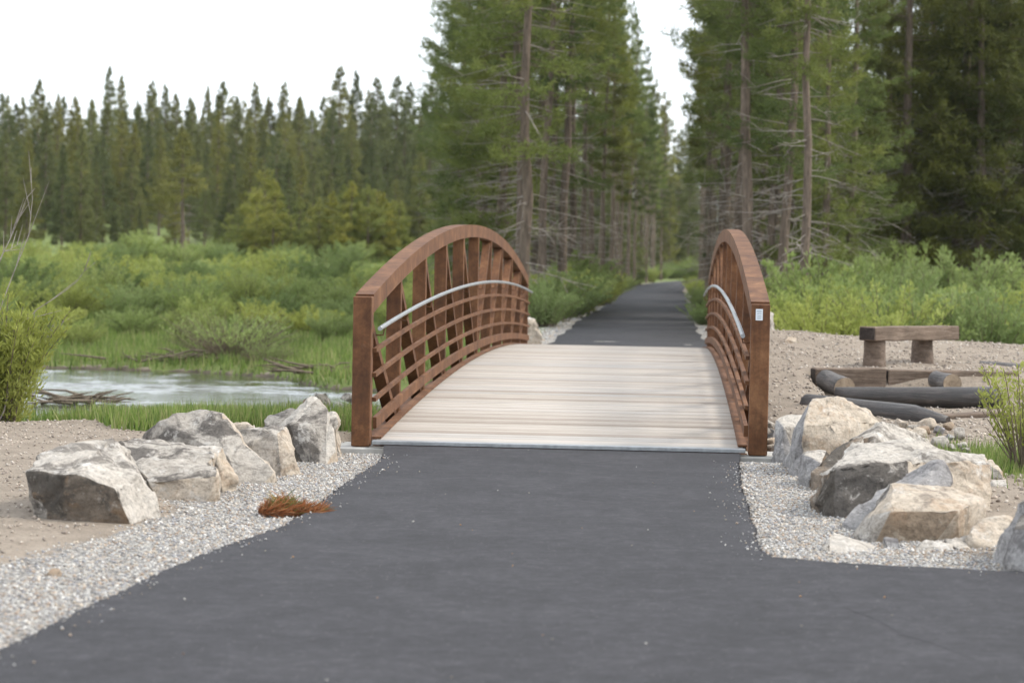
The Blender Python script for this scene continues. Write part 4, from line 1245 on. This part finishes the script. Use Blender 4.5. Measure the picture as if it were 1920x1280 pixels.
for (u, d, k, s) in [(935, 63, 1, 1.0), (900, 67, 0, .95), (868, 72, 1, .9),]:
    plant_tree(LOW[k], xat(u, d), d, s, R_.uniform(0, 6.28), 'pine bushy down to low boughs at the meadow side of the clump', 'low boughed pines beside the meadow')
for (u, d, k, s) in [(1655, 74, 0, 1.0), (1700, 70, 1, 1.05), (1745, 76, 0, 1.1), (1790, 72, 1, 1.05), (1835, 70, 0, 1.05), (1880, 74, 1, 1.1), (1925, 70, 0, 1.05), (1680, 84, 1, 1.1), (1725, 88, 0, 1.15), (1770, 86, 1, 1.15), (1815, 84, 0, 1.15), (1860, 88, 1, 1.2), (1905, 86, 0, 1.15), (1640, 96, 0, .85), (1575, 95, 1, .8), (1545, 105, 0, .85), (1605, 110, 1, .75), (1960, 78, 0, 1.1)]:
    plant_tree(DARK[k], xat(u, d), d, s, R_.uniform(0, 6.28), 'dark dense pine in the stand beyond the willow thicket', 'dark pines beyond the thicket', tilt=(R_.uniform(-.02, .02), R_.uniform(-.02, .02)))

for (u, d, k, s) in [(1395, 112, 0, 1.0), (1425, 120, 1, .95), (1450, 108, 0, .9), (1475, 125, 1, 1.0), (1500, 112, 0, .95), (1525, 128, 1, .95), (1555, 118, 0, .8), (1590, 128, 1, .72), (1620, 120, 0, .72), (1410, 140, 1, 1.1), (1490, 145, 0, 1.05)]:
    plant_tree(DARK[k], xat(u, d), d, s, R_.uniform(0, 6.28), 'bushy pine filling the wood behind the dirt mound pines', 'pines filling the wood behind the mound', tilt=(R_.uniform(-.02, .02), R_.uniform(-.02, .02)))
# forest beyond the meadow: tips on the skyline, then filling rows
SKY = [(-20, 170), (12, 175), (40, 178), (68, 145), (105, 172), (140, 178), (170, 182), (200, 120), (224, 138), (255, 185), (283, 148), (305, 155), (330, 195), (352, 200), (385, 158), (415, 150), (440, 178), (473, 150), (500, 178), (530, 150), (560, 185), (600, 178), (630, 120), (662, 128), (685, 165), (704, 142), (738, 138), (765, 150), (790, 165), (815, 120)]
gF = 'forest beyond the willow meadow'
FL = {0: 'full spruce, green to the ground,', 1: 'slender spruce with thin lower boughs', 2: 'gappy conifer with grey dead branches', 3: 'round topped pine'}
for i, (u, vt) in enumerate(SKY):
    d = R_.uniform(205, 250)
    ki = R_.choice([0, 1, 2]); k = SPIRE[ki]
    plant_tree(k, xat(u, d), d, top_scale(k, u, vt, d), R_.uniform(0, 6.28), FL[ki] + ' whose tip stands on the forest skyline', gF, 'conifer_tree', sz=1.0)
for row, (d0, vt0, step, jit) in enumerate([(232, 190, 26, 26), (208, 210, 30, 34), (186, 240, 36, 45), (168, 285, 42, 55), (155, 320, 54, 60)]):
    u = -30 + R_.uniform(0, step)
    while u < 850:
        d = d0 + R_.uniform(-9, 9)
        vt = vt0 + R_.uniform(-jit, jit)
        ki = R_.choice([0, 1, 2, 3]); k = SPIRE[ki]
        plant_tree(k, xat(u, d), d, top_scale(k, u, vt, d), R_.uniform(0, 6.28), FL[ki] + (' deep in the forest', ' inside the forest below the skyline', ' amid the forest beyond the meadow', ' in the second rank of the forest', ' near the front of the forest')[row], gF, 'conifer_tree')
        u += step * R_.uniform(.7, 1.35)
for row, (d0, vt0, step) in enumerate([(235, 170, 30), (190, 190, 34), (140, 200, 40)]):
    u = 840 + R_.uniform(0, step)
    while u < 1170:
        d = d0 + R_.uniform(-8, 8)
        k = SPIRE[R_.choice([0, 1, 3])]
        plant_tree(k, xat(u, d), d, top_scale(k, u, vt0 + R_.uniform(-30, 40), d), R_.uniform(0, 6.28), 'distant conifer glimpsed through the pine clump behind the truss without plate', 'conifers behind the pine clump', 'conifer_tree')
        u += step * R_.uniform(.7, 1.35)
plant_tree(BARE[0], xat(341, 138), 138, top_scale(BARE[0], 341, 232, 138), 1.0, 'conifer with a long bare pale trunk at the meadow edge', None, 'conifer_tree')
for (u, d, vt) in [(150, 142, 235), (115, 140, 265), (180, 144, 300), (50, 142, 250), (10, 145, 240), (235, 143, 370), (262, 146, 385)]:
    k = SPIRE[R_.choice([0, 1])]
    plant_tree(k, xat(u, d), d, top_scale(k, u, vt, d), R_.uniform(0, 6.28), 'dark green spruce standing at the front edge of the forest', 'spruces along the meadow edge', 'conifer_tree')
for (u, d, vt) in [(430, 132, 395), (462, 134, 380), (495, 136, 310), (525, 134, 350), (560, 132, 360), (585, 135, 375), (640, 130, 335), (672, 132, 345), (705, 131, 350), (735, 133, 370), (612, 134, 385), (410, 136, 410), (545, 130, 400), (480, 131, 345), (510, 130, 330), (625, 131, 350), (655, 129, 330), (690, 129, 340), (720, 130, 352), (446, 130, 400), (598, 130, 362), (748, 131, 372)]:
    k = YOUNG[R_.choice([0, 1])]
    plant_tree(k, xat(u, d), d, top_scale(k, u, vt, d), R_.uniform(0, 6.28), 'young bushy yellow green pine before the tall forest', 'young pines along the meadow edge', sz=.95)

# willow shrubs
def shrub(seed, H, Rr, ns, npl_, ll, lw, leafm, stemm, bare=0.2, upright=.5, ntw=0):
    r = np.random.default_rng(seed)
    P_, D_, segs = [], [], []
    for i in range(ns):
        a = r.random() * 6.283
        b0 = np.array([math.cos(a), math.sin(a), 0]) * r.random() * Rr * .35
        out_ = r.random() ** .7
        h = np.array([math.cos(a), math.sin(a), 0])
        L = H * r.uniform(.62, 1.08) * (1 - .25 * out_ * (1 - upright))
        s = np.linspace(0, 1, 6)
        pts = b0 + h * (s ** 1.2 * Rr * out_)[:, None] + np.stack([r.normal(0, .04) * s, r.normal(0, .04) * s, L * (s - .12 * out_ * s ** 3) - .1 * (s == 0)], -1)
        segs.append((pts, .011 * H / 1.6 * (1 - .8 * s) + .0015))
        q = bare + (1 - bare) * r.random(npl_)
        base = np.stack([np.interp(q, s, pts[:, k]) for k in range(3)], -1)
        ra = r.random(npl_) * 6.283
        lat = np.stack([np.cos(ra), np.sin(ra), r.uniform(-.2, .8, npl_)], -1)
        off = r.random(npl_)[:, None] * .17 * H * (1.15 - q)[:, None]
        P_.append(base + lat * off)
        D_.append(unit(lat * .6 + np.array([0, 0, .75]) + r.normal(0, .35, (npl_, 3))))
    for i in range(ntw):
        a = r.random() * 6.283
        h = np.array([math.cos(a), math.sin(a), 0])
        s = np.linspace(0, 1, 5)
        L = H * r.uniform(.6, 1.1)
        pts = h * (s * Rr * r.uniform(.3, 1.2))[:, None] + np.stack([0 * s, 0 * s, L * s * r.uniform(.4, 1)], -1)
        segs.append((pts, .007 * (1 - .8 * s) + .0015))
    P_ = np.concatenate(P_); D_ = np.concatenate(D_)
    n = len(P_)
    lv, lf = leaves(P_, D_, ll * r.uniform(.6, 1.25, n), lw * r.uniform(.7, 1.3, n), r)
    sv, sf = tubes(segs, 3)
    return dict(foliage=np_mesh('foliage', lv, lf, leafm), stems=np_mesh('stems', sv, sf, stemm))
def plant_shrub(k, x, y, s, rz, label, group, z=None, sz=1.0, name='willow_shrub'):
    if z is None: z = zgr(x, y)
    t = empty(name, (x, y, z - .02), rz)
    t.scale = (s, s, s * sz)
    link('foliage', k['foliage'], t); link('stems', k['stems'], t)
    return tag(t, label, 'shrub', group)
WIL = [shrub(81, 1.5, 1.25, 75, 120, .105, .032, M['willow'], M['stem'], .12, .4), shrub(82, 1.7, 1.1, 70, 120, .105, .032, M['willow'], M['stem'], .12, .6), shrub(83, 1.25, 1.35, 75, 115, .105, .032, M['willow'], M['stem'], .1, .3)]
# meadow thicket
gM = 'willow shrubs filling the meadow'
for d0, step in [(51, 1.7), (54, 1.5), (57, 1.6), (60.5, 1.7), (64.5, 1.8), (69, 1.9), (74, 2.0), (80, 2.2), (87, 2.4), (95, 2.6), (104, 2.8), (114, 3.0), (125, 3.2)]:
    x = xat(-40, d0) + R_.uniform(0, step)
    xe = min(xat(800 if d0 < 70 else 830, d0), np.interp(d0, PD, PCX) - 3.4)
    while x < xe:
        y = d0 + R_.uniform(-1.2, 1.2)
        if d0 < 60 and fnoise(np.array(x * .35), np.array(y * .35), 21) < (.4 if d0 < 53 else .24): x += step; continue
        s = (0.72 + .5 * float(fnoise(np.array(x * .25), np.array(y * .2), 31))) * (0.55 if d0 < 56 else .68 if d0 < 62 else .8 if d0 < 80 else .92)
        plant_shrub(WIL[R_.randrange(3)], x, y, s * R_.uniform(.9, 1.15), R_.uniform(0, 6.28), 'light green willow shrub in the meadow beyond the creek', gM)
        x += step * R_.uniform(.75, 1.3)
# thicket behind the bench
gT = 'willow thicket behind the bench'
for d0, step, s0 in [(43.0, 1.05, .98), (46, 1.1, 1.08), (49, 1.3, 1.18), (53, 1.5, 1.24), (58, 1.8, 1.26)]:
    x = xat(1535 if d0 < 50 else 1560, d0)
    while x < xat(1960, d0):
        plant_shrub(WIL[R_.choice([0, 1, 1])], x, d0 + R_.uniform(-.8, .8), s0 * R_.uniform(.88, 1.15), R_.uniform(0, 6.28), 'bushy green willow in the thicket behind the bench', gT)
        x += step * R_.uniform(.75, 1.25)
# bushes on the path's verge
for (u, d, s) in [(1022, 53, .6), (1042, 57, .75), (1062, 61, .85), (1062, 64, .95), (1088, 67, .75), (1085, 71, 1.0), (1028, 58, .8), (1060, 66, 1.1), (1130, 78, .7), (1138, 88, .6), (1150, 98, .55), (1012, 54, .7), (1030, 64, .9), (1172, 120, .6), (1195, 140, .6), (1220, 160, .6), (1240, 192, .9), (1262, 200, 1.0), (1285, 203, 1.0), (1305, 200, 1.1)]:
    plant_shrub(WIL[R_.randrange(3)], xat(u, d), d, s, R_.uniform(0, 6.28), 'leafy green bush at the verge of the far path', 'bushes along the far path verge', name='verge_bush')
for (u, d, s) in [(1322, 56, .4), (1318, 68, .4), (1312, 80, .4), (1304, 102, .45), (1300, 125, .5)]:
    plant_shrub(WIL[R_.randrange(3)], xat(u, d), d, s, R_.uniform(0, 6.28), 'low bush between the far path and truss with white plate', 'low bushes on the far path edge', name='verge_bush')
# twiggy bush with grey roots on the creek's far bank
TW = shrub(91, 1.15, 1.3, 90, 20, .09, .028, M['willow'], M['stem'], .45, .4, 190)
p = PX(430, 690, 46.6)
plant_shrub(TW, p[0], 46.9, .95, .4, 'twiggy grey stemmed bush overhanging the far creek bank', None, name='twiggy_bush')
p = PX(500, 700, 45.6)
plant_shrub(TW, p[0], 45.8, .45, 2.4, 'small dead looking twiggy bush at the waterline', None, name='twiggy_bush')
# near willow at the dirt pad's rim
NW = shrub(95, 1.3, .5, 75, 260, .065, .016, M['willow_near'], M['stem'], .06, .5)
g = PX(28, 806, 21.6)
nw = plant_shrub(NW, g[0] - .2, 21.8, .95, .3, 'yellow green leafy willow with bare grey branches at the dirt rim', None, name='willow_bush')
tips = [((-20, 640), (60, 420), (62, 312)), ((0, 645), (60, 585), (130, 540), (180, 490)), ((-30, 560), (0, 480), (50, 450)), ((20, 690), (90, 630), (128, 600)), ((-20, 540), (20, 440), (65, 350))]
segs = []
r = np.random.default_rng(5)
for tp in tips:
    pts = np.array([PX(u, v, 21.6 + .15 * k + r.normal(0, .05)) for k, (u, v) in enumerate(((-5, 800),) + tp)])
    t = np.linspace(0, 1, len(pts)); tt = np.linspace(0, 1, 12)
    q = np.stack([np.interp(tt, t, pts[:, k]) for k in range(3)], -1) + r.normal(0, .012, (12, 3))
    segs.append((q, .0065 * (1 - .85 * tt) + .001))
    for j in range(4):
        i0 = r.integers(5, 11)
        e = (q[i0] - q[i0 - 1]) * r.uniform(1, 2.2) + r.normal(0, .07, 3) + np.array([.03, 0, .06])
        segs.append((np.stack([q[i0], q[i0] + e * .5, q[i0] + e]), np.array([.004, .003, .0012])))
tv, tf = tubes(segs, 4)
tv = (tv - np.array(nw.location)) / .95
bb = link('bare_branches', np_mesh('bare_branches', tv, tf, M['twig']), nw)
bb.rotation_euler = (0, 0, 0); bb.matrix_parent_inverse = Matrix.Rotation(-.3, 4, 'Z')
# small willow by the logs
SW = shrub(97, .92, .42, 26, 75, .05, .016, M['willow_near'], M['stem'], .3, .5, 10)
g = ground(1905, 884)
plant_shrub(SW, g[0] + .05, g[1], 1.0, .2, 'small airy willow with round leaves growing beside the logs', None, name='willow_bush')

# driftwood and brush along the far bank
for (u, v, d, wid, lab) in [(600, 712, 42.5, .75, 'tangle of grey driftwood sticks on the bank beside the truss without plate'), (320, 688, 46.4, .8, 'line of bleached driftwood roots on the low grassy spit'), (130, 752, 35.5, .5, 'dark root clump sticking out of the shallow water')]:
    c = PX(u, v, d)
    z = max(zgr(c[0], c[1]), WATER_Z)
    segs = []
    for i in range(26):
        a = r.uniform(-.5, .5) + (3.14 if r.random() < .5 else 0)
        p0 = np.array([r.normal(0, wid * .55), r.normal(0, .2), r.uniform(0, .12)])
        L = r.uniform(.3, .9)
        p1 = p0 + np.array([math.cos(a) * L, math.sin(a) * L * .6, r.uniform(-.05, .2)])
        segs.append((np.stack([p0, (p0 + p1) / 2 + r.normal(0, .04, 3), p1]), np.array([.022, .018, .006])))
    v_, f_ = tubes(segs, 5)
    tag(link('driftwood', np_mesh('driftwood', v_, f_, M['stem'], smooth=True), None, (c[0], c[1], z)), lab, 'driftwood')

# grass
GP = np.array([(.16, .235, .05), (.2, .28, .065), (.12, .185, .045), (.26, .31, .1), (.3, .3, .13)])
def grass(name, xy, h, w, label, pal=GP, dry=0.0):
    n = len(xy)
    z = terrain(xy[:, 0], xy[:, 1])
    P = np.stack([xy[:, 0], xy[:, 1], z - .01], -1)
    D = unit(np.stack([nr.normal(0, .22, n), nr.normal(0, .22, n), np.ones(n)], -1))
    patch = .6 + .8 * fnoise(xy[:, 0] * .9, xy[:, 1] * .9, 17)
    L = h * patch * nr.uniform(.5, 1.2, n)
    V, F = blades(P, D, L, w * nr.uniform(.7, 1.3, n), nr)
    col = pal[nr.integers(0, len(pal), n)] * (0.8 + .4 * nr.random((n, 1)))
    return tag(link(name, np_mesh(name, V, F, M['grass'], colattr=np.repeat(col, 3, 0))), label, kind='stuff')
kg = lambda x, y: (np.interp(x, SX, YN) + (fnoise(x * .5, y * .5, 5) - .5) * 1.2 - y > .15) & (y > 22.5 - 2.3 * sstep(-4.3, -3.2, x) + .9 * fnoise(x, y * 0, 2))
grass('grass', scatter(90000, -7.2, .6, 20.2, 35, kg), .2, .018, 'bright green grass on the near creek bank behind the boulders')
kf = lambda x, y: (y - np.interp(x, SX, YF) - (fnoise(x * .5, y * .5, 5) - .5) * .96 > .12) & (np.abs(x - np.interp(y, PD, PCX)) > 2.3)
grass('grass', scatter(70000, -13, 3, 40.5, 62, kf), .26, .03, 'bright green meadow grass on the far creek bank')
grass('grass', scatter(14000, -24, -2, 128, 152, lambda x, y: y > 0), .5, .09, 'green grass along the foot of the forest')
gk = ground(1880, 882)
grass('grass', np.stack([gk[0] + .25 + nr.normal(0, .32, 3500), gk[1] + .6 + nr.normal(0, .75, 3500)], -1), .13, .011, 'bright grass patch around the small airy willow')
grass('grass', scatter(9000, 5.0, 26, 45, 62, lambda x, y: y > np.interp(x, SX, YF) + .5), .3, .03, 'grass under the willow thicket')
kp = lambda x, y: (np.abs(x - np.interp(y, PD, PCX)) > 2.35 - .5 * sstep(70, 110, y)) & (np.abs(x - np.interp(y, PD, PCX)) < 5) & (y > np.interp(x, SX, YF) + .6)
grass('grass', scatter(22000, -3, 16, 44, 165, kp), .28, .05, 'undergrowth grass along the far path')

# thin haze volume added to pale the far forest
hz = box_bm(-930, 930, -40, 2050, -4, 62)
hm = bpy.data.materials.new('added_haze')
hm.use_nodes = True
hn = hm.node_tree
hn.nodes.clear()
ho = hn.nodes.new('ShaderNodeOutputMaterial')
hv = hn.nodes.new('ShaderNodeVolumePrincipled')
hv.inputs['Color'].default_value = (0.93, 0.95, 0.96, 1)
hv.inputs['Density'].default_value = 0.0001
hn.links.new(hv.outputs[0], ho.inputs['Volume'])
tag(link('added_haze_box', bm_mesh('added_haze_box', hz, hm)), 'thin haze added to pale the far forest', kind='stuff')
S.cycles.volume_bounces = 1
